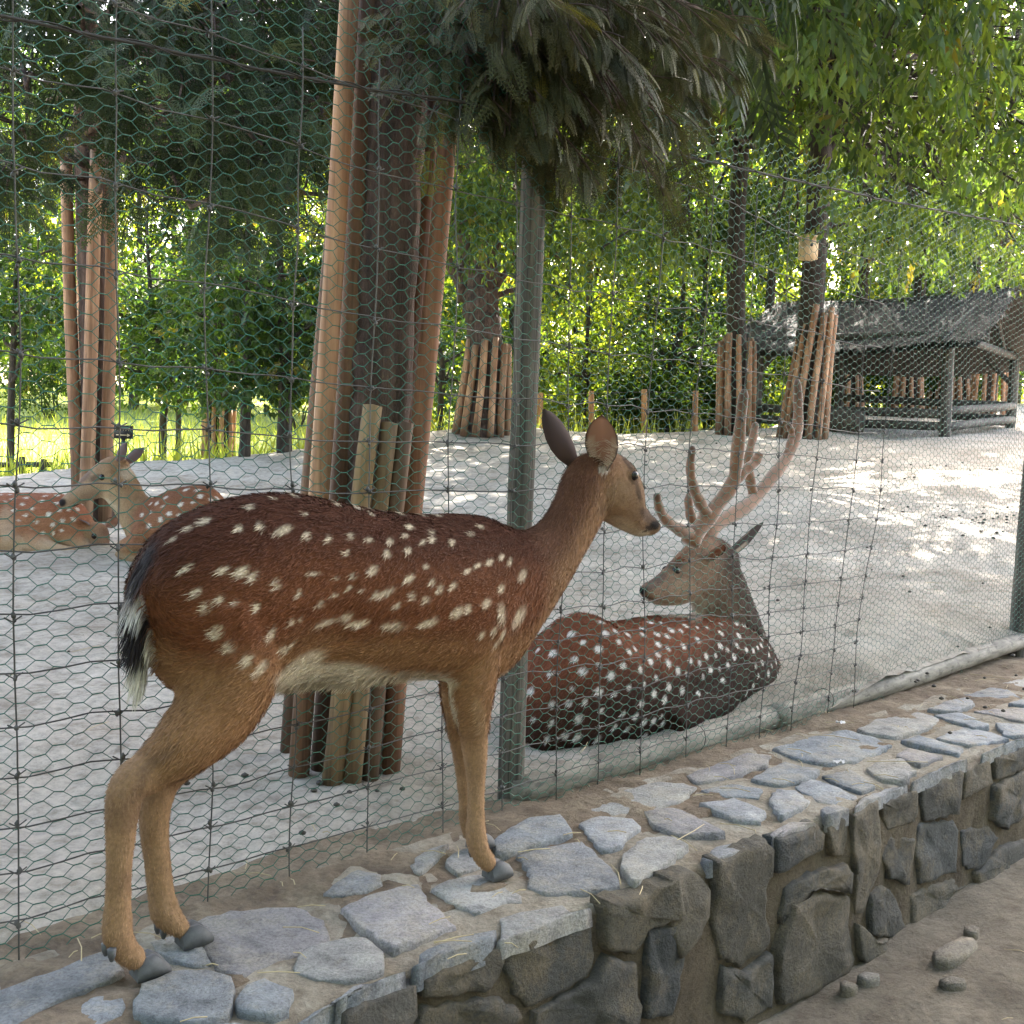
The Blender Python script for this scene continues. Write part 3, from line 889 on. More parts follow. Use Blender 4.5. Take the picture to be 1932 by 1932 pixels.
for u in (0.9, 1.75, 2.35, 3.0):
    mb = MB()
    th = np.linspace(0, 2 * pi, 14)
    c = fence_pt(u, 0.02, 0.485 + 0.012 * u / 1.5)
    mb.tube(np.stack([c[0] + FN[0] * np.cos(th) * 0.048 + FU[0] * 0.01 * np.sin(th), c[1] + FN[1] * np.cos(th) * 0.048, c[2] + np.sin(th) * 0.048], 1), 0.0014, 4, False)
    part('tie_wire', mb, M['cable'], fence)
#DEER
# ------------------------------------------------------------------ deer
def lerp(a, b, t):
    return np.asarray(a) * (1 - t)[:, None] + np.asarray(b) * t[:, None]
def sstep(x, a, b):
    t = np.clip((x - a) / (b - a), 0, 1)
    return t * t * (3 - 2 * t)

class Deer:
    """One body: elliptical rings traced on a vertical plane, skinned together by a voxel remesh."""
    def __init__(s, P, e):
        s.P = np.asarray(P, float)
        s.e = np.array([e[0], e[1], 0.0]); s.e /= np.linalg.norm(s.e)
        s.l = np.array([s.e[1], -s.e[0], 0.0])          # lateral, towards the camera side
        if np.dot(s.l, CO - s.P) < 0:
            s.l = -s.l
        s.mb = MB(); s.spine = []; s.head = []; s.legs = []
    def pt(s, px, w=0.0):
        return on_plane(px[0], px[1], s.P + s.l * w, s.l)
    def ring(s, A, B, hw, w=0.0, shrink=1.0):
        a, b = s.pt(A, w), s.pt(B, w)
        c = (a + b) / 2
        return [c, (a - b) / 2 * shrink, s.l * hw]
    def loft(s, rings, seg=22, power=2.0):
        V = []
        th = np.linspace(0, 2 * pi, seg, endpoint=False)
        ct, st = np.cos(th), np.sin(th)
        ex = 2.0 / power
        ct = np.sign(ct) * np.abs(ct) ** ex; st = np.sign(st) * np.abs(st) ** ex
        # resample the rings smoothly
        R = np.array([np.concatenate(r) for r in rings])
        n = len(R); tt = np.linspace(0, n - 1, (n - 1) * 4 + 1)
        i = np.clip(np.floor(tt).astype(int), 0, n - 2); f = (tt - i)[:, None]
        p0 = R[np.clip(i - 1, 0, n - 1)]; p1 = R[i]; p2 = R[i + 1]; p3 = R[np.clip(i + 2, 0, n - 1)]
        R = 0.5 * (2 * p1 + (p2 - p0) * f + (2 * p0 - 5 * p1 + 4 * p2 - p3) * f ** 2 + (3 * p1 - p0 - 3 * p2 + p3) * f ** 3)
        m = len(R)
        V = (R[:, None, 0:3] + R[:, None, 3:6] * st[None, :, None] + R[:, None, 6:9] * ct[None, :, None]).reshape(-1, 3)
        V = np.vstack([V, R[0, 0:3], R[-1, 0:3]])
        a = np.arange(m - 1)[:, None] * seg; j = np.arange(seg)[None, :]; k = (j + 1) % seg
        q = np.stack([a + j, a + k, a + k + seg, a + j + seg], -1).reshape(-1, 4)
        jj = np.arange(seg); kk = (jj + 1) % seg
        t = np.vstack([np.stack([np.full(seg, m * seg), kk, jj], -1), np.stack([np.full(seg, m * seg + 1), (m - 1) * seg + jj, (m - 1) * seg + kk], -1)])
        s.mb.add_multi(V, [q, t])
        return R
    def spine_loft(s, rings, **k):
        s.spine = s.loft(rings, **k)
    def head_loft(s, rings, **k):
        s.head = s.loft(rings, **k)
    def leg(s, pts, end=None):
        """pts: (px, py, half width in px, lateral offset) -> tapered limb"""
        P, R = [], []
        for (x, y, r, ww) in pts:
            c = s.pt((x, y), ww)
            P.append(c); R.append(r / FPX * np.linalg.norm(c - CO))
        P = np.array(P); R = np.array(R)
        if end is not None:                      # bring the foot onto the stone it stands on
            dl = np.asarray(end) - P[-1]
            for k, f in ((1, 1.0), (2, 0.85), (3, 0.65), (4, 0.4), (5, 0.2)):
                P[-k] = P[-k] + dl * f
        n = len(P); tt = np.linspace(0, n - 1, (n - 1) * 4 + 1)
        i = np.clip(np.floor(tt).astype(int), 0, n - 2); f = (tt - i)[:, None]
        X = np.hstack([P, R[:, None]])
        p0 = X[np.clip(i - 1, 0, n - 1)]; p1 = X[i]; p2 = X[i + 1]; p3 = X[np.clip(i + 2, 0, n - 1)]
        X = 0.5 * (2 * p1 + (p2 - p0) * f + (2 * p0 - 5 * p1 + 4 * p2 - p3) * f ** 2 + (3 * p1 - p0 - 3 * p2 + p3) * f ** 3)
        s.mb.tube(X[:, :3], np.maximum(X[:, 3], 0.004), 16)
        s.legs.append(X)
        return P, R
    def blob(s, px, r, w=0.0):
        c = s.pt(px, abs(w))
        if w < 0:
            c = c - 2 * ((c - s.P) @ s.l) * s.l
        s.mb.add(ico_v * np.asarray(r) + c, ico_f)
    def skin(s, voxel=0.007, smooth=6):
        me = s.mb.mesh('tmp')
        o = bpy.data.objects.new('tmp', me)
        COL.objects.link(o)
        md = o.modifiers.new('r', 'REMESH'); md.mode = 'VOXEL'; md.voxel_size = voxel
        sm = o.modifiers.new('s', 'SMOOTH'); sm.factor = 0.5; sm.iterations = smooth
        dg = bpy.context.evaluated_depsgraph_get()
        ev = o.evaluated_get(dg)
        out = bpy.data.meshes.new_from_object(ev)
        bpy.data.objects.remove(o); bpy.data.meshes.remove(me)
        n = len(out.vertices)
        v = np.zeros(n * 3); out.vertices.foreach_get('co', v); v = v.reshape(-1, 3)
        nr = np.zeros(n * 3); out.vertices.foreach_get('normal', nr); nr = nr.reshape(-1, 3)
        s.me, s.v, s.nr = out, v, nr
        s.tri = None
        return s
    # -------- colouring
    def regions(s, v):
        S = s.spine
        def near(R):
            best = np.full(len(v), 1e9); idx = np.zeros(len(v), int); t = np.zeros(len(v)); lat = np.zeros(len(v))
            for k in range(len(R)):
                c, up = R[k, 0:3], R[k, 3:6]
                a = np.linalg.norm(up) + 1e-9; un = up / a
                b = np.linalg.norm(R[k, 6:9]) + 1e-9
                d = v - c
                h = d @ un / a; ll = d @ (R[k, 6:9] / b) / b
                ax = np.cross(un, R[k, 6:9] / b)
                al = np.abs(d @ ax) / max(a, 0.03)
                g = np.sqrt(h ** 2 + ll ** 2 + (1.6 * al) ** 2)
                m = g < best
                best[m] = g[m]; idx[m] = k; t[m] = h[m]; lat[m] = ll[m]
            return best, idx, t, lat
        bs, ks, ts, ls = near(S)
        bh, kh, th, lh = near(s.head)
        bl = np.full(len(v), 1e9); kl = np.zeros(len(v)); wl = np.zeros(len(v), int)
        for li, X in enumerate(s.legs):
            for k in range(len(X)):
                g = np.linalg.norm(v - X[k, :3], axis=1) / X[k, 3]
                m = g < bl
                bl[m] = g[m]; kl[m] = k / (len(X) - 1); wl[m] = li
        return dict(bs=bs, ks=ks / (len(S) - 1), ts=ts, ls=ls, bh=bh, kh=kh / (len(s.head) - 1), th=th, lh=lh, bl=bl, kl=kl, wl=wl)

PAL = dict(back=(0.055, 0.019, 0.010), side=(0.12, 0.043, 0.018), flank=(0.235, 0.122, 0.058), belly=(0.62, 0.54, 0.42), leg=(0.28, 0.17, 0.095), legd=(0.17, 0.10, 0.06),
           neckb=(0.10, 0.046, 0.027), neckf=(0.235, 0.13, 0.07), head=(0.185, 0.115, 0.072), headd=(0.13, 0.075, 0.05), chin=(0.52, 0.42, 0.31), spot=(0.60, 0.50, 0.37))
def deer_colour(D, v, neck_k, pal, leg_from=0.30, spots=None, extra=None):
    g = D.regions(v)
    n = len(v)
    nz = vnoise(v, 14) * 0.5 + vnoise(v, 45) * 0.4
    t = g['ts'] + nz * 0.22
    body = lerp(pal['side'], pal['back'], sstep(t, 0.1, 0.75))
    body = body * (1 - sstep(-t, 0.15, 0.65))[:, None] + np.asarray(pal['flank']) * sstep(-t, 0.15, 0.65)[:, None]
    w = sstep(-t, 0.80, 0.98) * (1 - sstep(g['ks'], neck_k - 0.12, neck_k)) * (1 - (g['bl'] < 1.12) * (g['kl'] > 0.04))
    body = body * (1 - w)[:, None] + np.asarray(pal['belly']) * w[:, None]
    nk = lerp(pal['neckf'], pal['neckb'], sstep(t, -0.35, 0.6))
    w = sstep(g['ks'], neck_k - 0.04, neck_k + 0.06)
    body = body * (1 - w)[:, None] + nk * w[:, None]
    if spots is not None:
        w = spots(v, g) * (1 - sstep(g['ks'], neck_k, neck_k + 0.08))
        body = body * (1 - w)[:, None] + np.asarray(pal['spot']) * w[:, None]
    # legs
    lc = lerp(pal['leg'], pal['legd'], np.clip(sstep(vnoise(v, 18), 0.05, 0.4) * 0.6, 0, 1))
    wl = sstep(g['kl'], leg_from - 0.16, leg_from + 0.12) * (1 - sstep(g['bl'], 1.25, 1.6)) * sstep(g['bs'], 0.75, 1.15)
    col = body * (1 - wl)[:, None] + lc * wl[:, None]
    # head
    th = g['th'] + nz * 0.25
    hc = lerp(pal['head'], pal['headd'], sstep(th, 0.3, 0.95))
    w = sstep(-th, 0.72, 1.0) * 0.8
    hc = hc * (1 - w)[:, None] + np.asarray(pal['chin']) * w[:, None]
    w = sstep(g['kh'], 0.90, 0.99) * sstep(th, -0.3, 0.2)
    hc = hc * (1 - w)[:, None] + np.array([0.045, 0.032, 0.026]) * w[:, None]
    w = sstep(g['kh'], 0.08, 0.30) * (1 - sstep(g['bh'], 1.3, 1.6))
    col = col * (1 - w)[:, None] + hc * w[:, None]
    if extra is not None:
        col = extra(v, g, col)
    return np.clip(col * (1 + nz * 0.28)[:, None], 0.004, 0.9), g

def scatter_spots(D, n, size, seed, tlo=-0.72, thi=0.88, klo=0.03, khi=0.66):
    r = np.random.default_rng(seed)
    S = D.spine
    pts = []
    tries = 0
    while len(pts) < n and tries < 8000:
        tries += 1
        k = r.uniform(klo, khi) * (len(S) - 1); i = int(k)
        th = math.asin(r.uniform(tlo, thi)); side = 1 if r.random() < 0.7 else -1
        c = S[i, :3] + S[i, 3:6] * sin(th) + S[i, 6:9] * cos(th) * side
        if all(np.linalg.norm(c - p) > size * 3.4 for p in pts):
            pts.append(c)
    pts = np.array(pts)
    sc = r.uniform(0.7, 1.25, len(pts)) * size
    def f(v, g):
        w = np.zeros(len(v))
        for p, s_ in zip(pts, sc):
            w = np.maximum(w, 1 - sstep(np.linalg.norm(v - p, axis=1) / s_, 0.55, 1.15))
        return w * 0.95
    return f

def set_cols(me, col):
    at = me.color_attributes.new('col', 'FLOAT_COLOR', 'POINT')
    at.data.foreach_set('color', np.hstack([col, np.ones((len(col), 1))]).astype(np.float32).ravel())
def fur_mesh(D, col_fn, n, length, width, seed, lift=0.22, mean=None):
    me = D.me
    me.calc_loop_triangles()
    nt = len(me.loop_triangles)
    tri = np.zeros(nt * 3, np.int32); me.loop_triangles.foreach_get('vertices', tri); tri = tri.reshape(-1, 3)
    v, nr = D.v, D.nr
    a, b, c = v[tri[:, 0]], v[tri[:, 1]], v[tri[:, 2]]
    ar = np.linalg.norm(np.cross(b - a, c - a), axis=1)
    r = np.random.default_rng(seed)
    ti = r.choice(nt, n, p=ar / ar.sum())
    u = np.sqrt(r.random(n))[:, None]; w = r.random(n)[:, None]
    p = a[ti] * (1 - u) + b[ti] * (u * (1 - w)) + c[ti] * (u * w)
    nn = nr[tri[ti, 0]] * (1 - u) + nr[tri[ti, 1]] * (u * (1 - w)) + nr[tri[ti, 2]] * (u * w)
    nn /= np.linalg.norm(nn, axis=1)[:, None] + 1e-9
    col, g = col_fn(p)
    # comb direction: towards the tail along the spine, down the legs, down the face
    S = D.spine
    bk = np.gradient(S[:, :3], axis=0); bk = -bk / (np.linalg.norm(bk, axis=1)[:, None] + 1e-9)
    ks = np.round(g['ks'] * (len(S) - 1)).astype(int)
    comb = bk[ks] + np.array([0, 0, -0.45])
    isleg = (g['bs'] > 1.08) & (g['kl'] > 0.3)
    comb[isleg] = np.array([0, 0, -1.0])
    H = D.head
    hd = np.gradient(H[:, :3], axis=0); hd = -hd / (np.linalg.norm(hd, axis=1)[:, None] + 1e-9)
    ish = (g['bh'] < 1.3) & (g['kh'] > 0.15)
    comb[ish] = hd[np.round(g['kh'] * (len(H) - 1)).astype(int)][ish]
    cl = np.stack([vnoise(p, 9), vnoise(p + 4, 9), vnoise(p + 8, 9)], 1) * 1.1 + r.normal(0, 0.16, p.shape)
    comb = comb + cl
    comb = comb - nn * np.sum(comb * nn, 1)[:, None]
    comb /= np.linalg.norm(comb, axis=1)[:, None] + 1e-9
    L = length * (0.55 + 0.7 * r.random(n))
    L = L * np.where(isleg, 0.55, 1) * np.where(ish, 0.45, 1)
    W = width * (0.6 + 0.8 * r.random(n)) * np.where(ish | isleg, 0.75, 1)
    if mean is not None:
        L, W, comb = mean(p, g, L, W, comb)
    tip = p + (comb + nn * (lift * (0.6 + 0.8 * r.random(n)))[:, None]) * L[:, None]
    mid = p + (comb * 0.5 + nn * (lift * 0.75)) * L[:, None]
    sd = np.cross(comb, nn); sd = sd + nn * r.normal(0, 0.35, (n, 1)); sd /= np.linalg.norm(sd, axis=1)[:, None] + 1e-9
    root = p - nn * 0.002
    V = np.stack([root - sd * W[:, None] * 0.5, root + sd * W[:, None] * 0.5, mid + sd * W[:, None] * 0.45, mid - sd * W[:, None] * 0.45, tip], 1).reshape(-1, 3)
    i = np.arange(n)[:, None] * 5
    shade = (0.8 + 0.45 * r.random(n))[:, None]
    cc = np.repeat(np.clip(col * shade, 0.004, 0.9), 5, axis=0)
    mb = MB()
    mb.add_multi(V, [i + np.array([[0, 1, 2, 3]]), i + np.array([[3, 2, 4]])], cc)
    return mb
def ear(D, root, tip, width, face, seed=0, cup=0.35, outer=(0.06, 0.04, 0.034), inner=(0.40, 0.22, 0.155), rim=(0.03, 0.022, 0.02), tufts=True):
    """cupped leaf-shaped ear from root to tip, its hollow facing 'face'"""
    root = np.asarray(root, float); tip = np.asarray(tip, float)
    ax = tip - root; L = np.linalg.norm(ax); ax = ax / L
    f = np.asarray(face, float); f = f - ax * np.dot(f, ax); f /= np.linalg.norm(f)
    sd = np.cross(ax, f)
    nu, nv = 12, 11
    uu = np.linspace(0, 1, nu); vv = np.linspace(-1, 1, nv)
    prof = np.interp(uu, [0, 0.1, 0.25, 0.45, 0.65, 0.82, 0.93, 1], [0.34, 0.52, 0.85, 1.0, 0.93, 0.66, 0.36, 0.04]) * width
    mb = MB()
    shells = []
    for k, off in ((0, 0.0), (1, -0.006)):
        V = []; C = []
        for i, u in enumerate(uu):
            for v in vv:
                h = prof[i] * (1 - v * v) * cup * (1.35 - u)
                wv = v * (1 - 0.12 * (1 - u))
                p = root + ax * (u * L) + sd * (wv * prof[i]) - f * h + f * off * (1 - abs(v) ** 3) - f * 0.10 * L * u * u * 0.6
                V.append(p)
                if k == 0:
                    e = max(0, abs(v) - 0.84) / 0.16
                    e = max(e, max(0, u - 0.92) / 0.08)
                    b = np.array(inner) * (0.75 + 0.5 * (1 - abs(v)) * u)
                    if abs(v) > 0.45 and u < 0.6:
                        b = b * 0.5 + np.array([0.5, 0.42, 0.33]) * 0.5
                    C.append(b * (1 - e) + np.array(rim) * e)
                else:
                    C.append(np.array(outer) * (1 + 0.8 * (1 - u)))
        i = np.arange(nu - 1)[:, None] * nv; j = np.arange(nv - 1)[None, :]
        q = np.stack([i + j, i + j + nv, i + j + nv + 1, i + j + 1], -1).reshape(-1, 4)
        mb.add(np.array(V), q if k == 0 else q[:, ::-1], np.array(C))
    if tufts:
        r = np.random.default_rng(seed)
        for _ in range(130):
            u = r.uniform(0.02, 0.55); v = r.choice([-1, 1]) * r.uniform(0.3, 0.95)
            w = np.interp(u, uu, prof)
            p = root + ax * (u * L) + sd * (v * w) - f * (w * (1 - v * v) * cup * (1.35 - u)) + f * 0.002
            d = ax * 0.5 - sd * np.sign(v) * 0.7 + f * 0.25 + r.normal(0, 0.2, 3)
            d = d / np.linalg.norm(d) * r.uniform(0.012, 0.03) * L / 0.15
            s2 = np.cross(d, f); s2 = s2 / np.linalg.norm(s2) * 0.0009
            mb.add([p - s2, p + s2, p + d], [[0, 1, 2]], (0.55, 0.47, 0.38))
    return mb
def hoof(c, fwd, size=0.03):
    """cloven hoof, toes pointing along fwd, sole at c.z"""
    fwd = np.array([fwd[0], fwd[1], 0.0]); fwd /= np.linalg.norm(fwd)
    sd = np.array([fwd[1], -fwd[0], 0.0])
    mb = MB()
    for s in (-1, 1):
        o = np.asarray(c) + sd * (s * size * 0.36)
        rings = [(-0.75, 0.36, 0.7), (-0.35, 0.44, 1.15), (0.25, 0.42, 1.25), (0.8, 0.35, 0.9), (1.15, 0.22, 0.5), (1.32, 0.06, 0.2)]
        V = []
        for (x, w, h) in rings:
            for (a, b) in ((-1, 0), (-0.95, 0.5), (-0.45, 1), (0.45, 1), (0.95, 0.5), (1, 0)):
                V.append(o + fwd * (x * size) + sd * (a * w * size) + np.array([0, 0, b * h * size]))
        V = np.array(V)
        i = np.arange(5)[:, None] * 6; j = np.arange(6)[None, :]; k = (j + 1) % 6
        q = np.stack([i + j, i + k, i + k + 6, i + j + 6], -1).reshape(-1, 4)
        mb.add(V, q)
        mb.add(V[:6], [[0, 1, 2, 3], [0, 3, 4, 5]])
    return mb
def eyeball(c, r, out):
    mb = MB()
    th = np.linspace(0, pi, 9); ph = np.linspace(0, 2 * pi, 14, endpoint=False)
    V = np.array([[sin(t) * cos(p), sin(t) * sin(p), cos(t)] for t in th for p in ph]) * r + np.asarray(c)
    i = np.arange(8)[:, None] * 14; j = np.arange(14)[None, :]; k = (j + 1) % 14
    mb.add(V, np.stack([i + j, i + k, i + k + 14, i + j + 14], -1).reshape(-1, 4))
    return mb
def surf_at(D, p, d):
    """first point of the body skin along a line from p in direction d (nearest vertex to the line, outermost)"""
    d = np.asarray(d) / np.linalg.norm(d)
    r = D.v - p
    t = r @ d
    off = np.linalg.norm(r - t[:, None] * d, axis=1)
    m = off < 0.008
    if not m.any():
        return p
    return p + d * t[m].max()

def pxmap(D, v):
    lat = (v - D.P) @ D.l
    v2 = np.where((lat < 0)[:, None], v - 2 * lat[:, None] * D.l, v)
    q = (v2 - CO) @ CM
    return CPX + FPX * q[:, 0] / -q[:, 2], CPX - FPX * q[:, 1] / -q[:, 2]
def paint(col, xy, cx, cy, rx, ry, an, c, k=1.0, mask=None):
    dx, dy = xy[0] - cx, xy[1] - cy
    a = radians(an)
    u = dx * cos(a) + dy * sin(a); w = -dx * sin(a) + dy * cos(a)
    f = (1 - sstep(np.sqrt((u / rx) ** 2 + (w / ry) ** 2), 0.6, 1.15)) * k
    if mask is not None:
        f = f * mask
    return col * (1 - f)[:, None] + np.asarray(c) * f[:, None]
def place_eyes(D, root, px, r, sink=0.45):
    """eyes seated in the skin where the sight line through px meets the head, and mirrored"""
    x, y = pxmap(D, D.v)
    lat = (D.v - D.P) @ D.l
    dist = np.linalg.norm(D.v - CO, axis=1)
    m = (np.hypot(x - px[0], y - px[1]) < 9) & (lat > 0)
    if not m.any():
        m = (np.hypot(x - px[0], y - px[1]) < 20) & (lat > 0)
    i = np.where(m)[0][np.argmax(lat[m])]
    c = D.v[i] - D.nr[i] * (r * sink)
    la = (c - D.P) @ D.l
    mir = c - 2 * la * D.l
    far = np.where(lat < -0.02)[0]
    j = far[np.argmin(np.linalg.norm(D.v[far] - mir, axis=1))]
    for p in (c, D.v[j] - D.nr[j] * (r * (sink + 0.2))):
        part('eye', eyeball(p, r, D.l), M['eye'], root)
DARK = (0.03, 0.022, 0.018)

# ---- the standing doe on the wall
def standing_doe():
    P0 = np.array([-0.604, 1.907, TOP])
    D = Deer(P0, (0.733, 0.680))
    R = D.ring
    D.spine_loft([
        R((256, 1105), (262, 1150), 0.04), R((270, 1066), (282, 1205), 0.085), R((300, 1012), (316, 1290), 0.115), R((350, 974), (372, 1325), 0.135),
        R((420, 946), (450, 1322), 0.145), R((490, 932), (515, 1300), 0.145), R((560, 932), (575, 1286), 0.145), R((640, 948), (640, 1288), 0.152), R((720, 964), (720, 1276), 0.155), R((800, 971), (800, 1278), 0.148),
        R((860, 970), (868, 1290), 0.13), R((910, 974), (915, 1285), 0.108), R((950, 990), (960, 1250), 0.088), R((985, 1001), (1010, 1180), 0.068), R((1018, 990), (1060, 1105), 0.056),
        R((1042, 962), (1096, 1040), 0.050), R((1058, 928), (1122, 997), 0.047), R((1072, 888), (1138, 965), 0.046), R((1090, 862), (1148, 935), 0.044)])
    D.head_loft([R((1088, 862), (1104, 962), 0.03), R((1118, 852), (1128, 976), 0.048), R((1148, 850), (1150, 988), 0.058), R((1174, 863), (1168, 998), 0.060), R((1188, 884), (1182, 1004), 0.056),
                 R((1195, 910), (1192, 1009), 0.043), R((1202, 934), (1200, 1012), 0.034), R((1211, 952), (1208, 1013), 0.030), R((1221, 967), (1216, 1011), 0.029), R((1230, 976), (1226, 1010), 0.028), R((1237, 983), (1233, 1006), 0.022), R((1240, 989), (1238, 1000), 0.010)])
    N, Fw = 0.062, -0.068
    # near legs
    foot = lambda x, y: on_z(x, y, TOP) + np.array([0, 0, 0.026])
    hn, _ = D.leg([(405, 1130, 95, 0.05), (430, 1240, 98, 0.055), (408, 1335, 78, 0.07), (350, 1400, 58, 0.075), (295, 1446, 42, N), (243, 1482, 33, N), (231, 1530, 29, N), (227, 1590, 24, N), (224, 1655, 21, N), (221, 1715, 22, N), (219, 1762, 25, N), (229, 1793, 22, N), (250, 1815, 19, N), (260, 1824, 13, N)], foot(264, 1842))
    fn, _ = D.leg([(895, 1130, 60, 0.04), (895, 1230, 52, 0.05), (890, 1310, 42, N), (893, 1375, 29, N), (897, 1430, 22, N), (898, 1475, 17, N), (898, 1530, 16, N), (899, 1580, 19, N), (906, 1610, 18, N), (920, 1632, 16, N), (930, 1642, 12, N)], foot(928, 1656))
    hf, _ = D.leg([(420, 1200, 85, -0.05), (420, 1320, 70, -0.06), (372, 1400, 48, Fw), (318, 1452, 36, Fw), (296, 1500, 30, Fw), (291, 1560, 25, Fw), (297, 1630, 22, Fw), (303, 1690, 22, Fw), (310, 1728, 24, Fw), (325, 1750, 20, Fw), (347, 1768, 13, Fw)], foot(349, 1782))
    ff, _ = D.leg([(880, 1180, 52, -0.04), (868, 1290, 38, -0.055), (868, 1360, 27, Fw), (874, 1430, 19, Fw), (880, 1500, 14, Fw), (884, 1545, 15, Fw), (888, 1568, 14, Fw), (896, 1584, 13, Fw), (903, 1590, 10, Fw)], foot(896, 1600))
    # tail
    D.leg([(276, 1085, 16, 0), (258, 1140, 18, 0.0), (256, 1195, 16, 0.0), (264, 1250, 13, 0), (262, 1285, 9, 0), (256, 1308, 4, 0)])
    D.legs.pop()
    tail = [D.pt(p) for p in ((276, 1085), (258, 1140), (256, 1195), (264, 1250), (258, 1304))]
    # brow ridges
    D.blob((1190, 893), (0.021, 0.021, 0.019), 0.046)
    D.skin(0.0060, 5)
    sp = []
    X3 = lambda a, b: (201 + 0.2917 * a, 885.5 + 0.2917 * b)
    X5 = lambda a, b: (644 + a / 3.0, 644 + b / 3.0)
    for (a, b, L, W, an) in ((940, 240, 34, 16, -20), (640, 335, 46, 18, -25), (540, 380, 32, 14, -30), (430, 450, 30, 14, -30), (520, 640, 46, 16, -35), (580, 800, 40, 26, -30), (740, 840, 36, 20, -30), (640, 900, 44, 30, -40),
                             (830, 870, 26, 16, -40), (720, 1050, 46, 34, 40), (800, 1150, 54, 40, -20), (910, 1240, 52, 36, -40), (1000, 1290, 64, 30, -40), (1140, 1160, 30, 22, -30), (1190, 1150, 70, 12, -42), (860, 380, 32, 20, 30), (1000, 370, 40, 20, 60),
                             (1150, 390, 70, 24, -15), (1300, 430, 30, 22, 60), (1440, 450, 30, 20, -70), (1590, 430, 26, 20, 10), (1710, 455, 26, 12, 0), (880, 660, 64, 28, -25), (960, 690, 50, 30, -50), (760, 650, 50, 22, -20), (1110, 740, 44, 30, 40), (970, 900, 44, 20, -70),
                             (1250, 800, 30, 20, 60), (1075, 1060, 64, 20, -60), (1200, 990, 34, 16, -60), (1260, 970, 34, 16, -50), (1390, 870, 40, 26, -30), (1440, 985, 110, 18, -14), (1620, 990, 64, 18, -6), (1350, 670, 60, 10, 5), (1490, 700, 26, 12, 0), (1600, 690, 26, 12, 0),
                             (1720, 650, 38, 18, -25), (1570, 770, 32, 12, -20), (1660, 775, 22, 12, 0), (1750, 810, 40, 18, -15), (1480, 810, 30, 12, -10), (1290, 290, 24, 10, 20), (1090, 190, 26, 10, 25), (1230, 175, 24, 8, 25), (1500, 230, 24, 9, 30), (1640, 250, 22, 9, 25), (1720, 290, 22, 9, 25), (1560, 540, 28, 16, -50)):
        sp.append((*X3(a, b), L * 0.2917, W * 0.2917, an))
    for (a, b, L, W, an) in ((60, 1100, 26, 18, 0), (160, 1120, 26, 14, 0), (280, 1130, 26, 18, -40), (390, 1050, 26, 14, 20), (360, 1100, 26, 12, 0), (460, 1140, 30, 14, -25), (520, 1120, 30, 20, -30), (630, 1140, 26, 18, -30), (520, 1080, 22, 14, -40), (740, 1090, 26, 14, -20), (790, 1050, 26, 10, 10),
                             (380, 1180, 26, 20, 0), (265, 1200, 30, 20, 20), (180, 1295, 42, 22, -25), (70, 1325, 30, 14, 0), (390, 1340, 44, 18, -20), (480, 1275, 26, 14, 0), (250, 1420, 90, 20, -16), (410, 1440, 30, 22, 30), (480, 1462, 40, 20, 15), (520, 1360, 30, 22, 50), (560, 1400, 30, 22, -40), (640, 1380, 34, 18, -40),
                             (715, 1300, 34, 14, -20), (770, 1270, 40, 14, -20), (840, 1250, 40, 16, -25), (905, 1222, 26, 14, -20), (955, 1245, 28, 16, -60), (1025, 1325, 52, 24, -55), (905, 1400, 34, 22, -50), (320, 1495, 30, 12, -15), (820, 1485, 40, 24, -30), (665, 1530, 60, 30, -25), (720, 1515, 40, 30, -20),
                             (30, 1560, 50, 20, -10), (120, 1592, 60, 20, 0), (300, 1610, 110, 24, 4), (490, 1597, 80, 20, -12), (910, 1540, 70, 34, 78), (1010, 1555, 80, 28, -50), (800, 1660, 30, 18, -50), (870, 1640, 30, 18, -50), (915, 1660, 40, 14, -55), (880, 1710, 30, 14, -50),
                             (100, 945, 26, 7, 12), (180, 950, 26, 7, 8), (260, 962, 26, 7, 5), (350, 978, 26, 7, 5), (470, 984, 26, 6, 0), (560, 988, 24, 6, 0), (1320, 920, 24, 10, -60)):
        sp.append((*X5(a, b), L / 3.0, W / 3.0, an))
    spots = []
    for (x, y, L, W, an) in sp:
        c = D.pt((x, y)); k = np.linalg.norm(c - CO) / FPX
        spots.append((np.dot(c - D.P, D.e), c[2], L * k * 0.95, W * k * 1.2, radians(an)))
    spots = np.array(spots)
    def spot_fn(v, g):
        # follow the sight line to the traced plane for the near side, mirror for the far one
        s_ = (v - D.P) @ D.e; z = v[:, 2]
        lat = (v - D.P) @ D.l
        dirs = v - CO
        tpl = ((D.P - CO) @ D.l) / (dirs @ D.l)
        pl = CO + dirs * tpl[:, None]
        s2 = np.where(lat > 0, (pl - D.P) @ D.e, s_); z2 = np.where(lat > 0, pl[:, 2], z)
        wb = vnoise(v, 40) * 0.5
        w = np.zeros(len(v))
        for (cs, cz, L, W, an) in spots:
            ds, dz = s2 - cs, z2 - cz
            a = ds * cos(-an) - dz * -sin(an) * -1
            a = ds * cos(an) - dz * sin(an); b = ds * sin(an) + dz * cos(an)
            r = np.sqrt((a / L) ** 2 + (b / W) ** 2) + wb
            w = np.maximum(w, 1 - sstep(r, 0.35, 1.3))
        return w * (0.80 + 0.5 * vnoise(v, 30))
    tl = np.array(tail)
    bx = lambda px: D.pt(px)
    rump_b = [(bx((302, 1085)), 0.05), (bx((314, 1112)), 0.036), (bx((280, 1070)), 0.034), (bx((258, 1085)), 0.03)]
    rump_w = [(bx((272, 1125)), 0.03), (bx((286, 1095)), 0.022)]
    hock = D.pt((240, 1500), N)
    inner = D.pt((300, 1425), N)
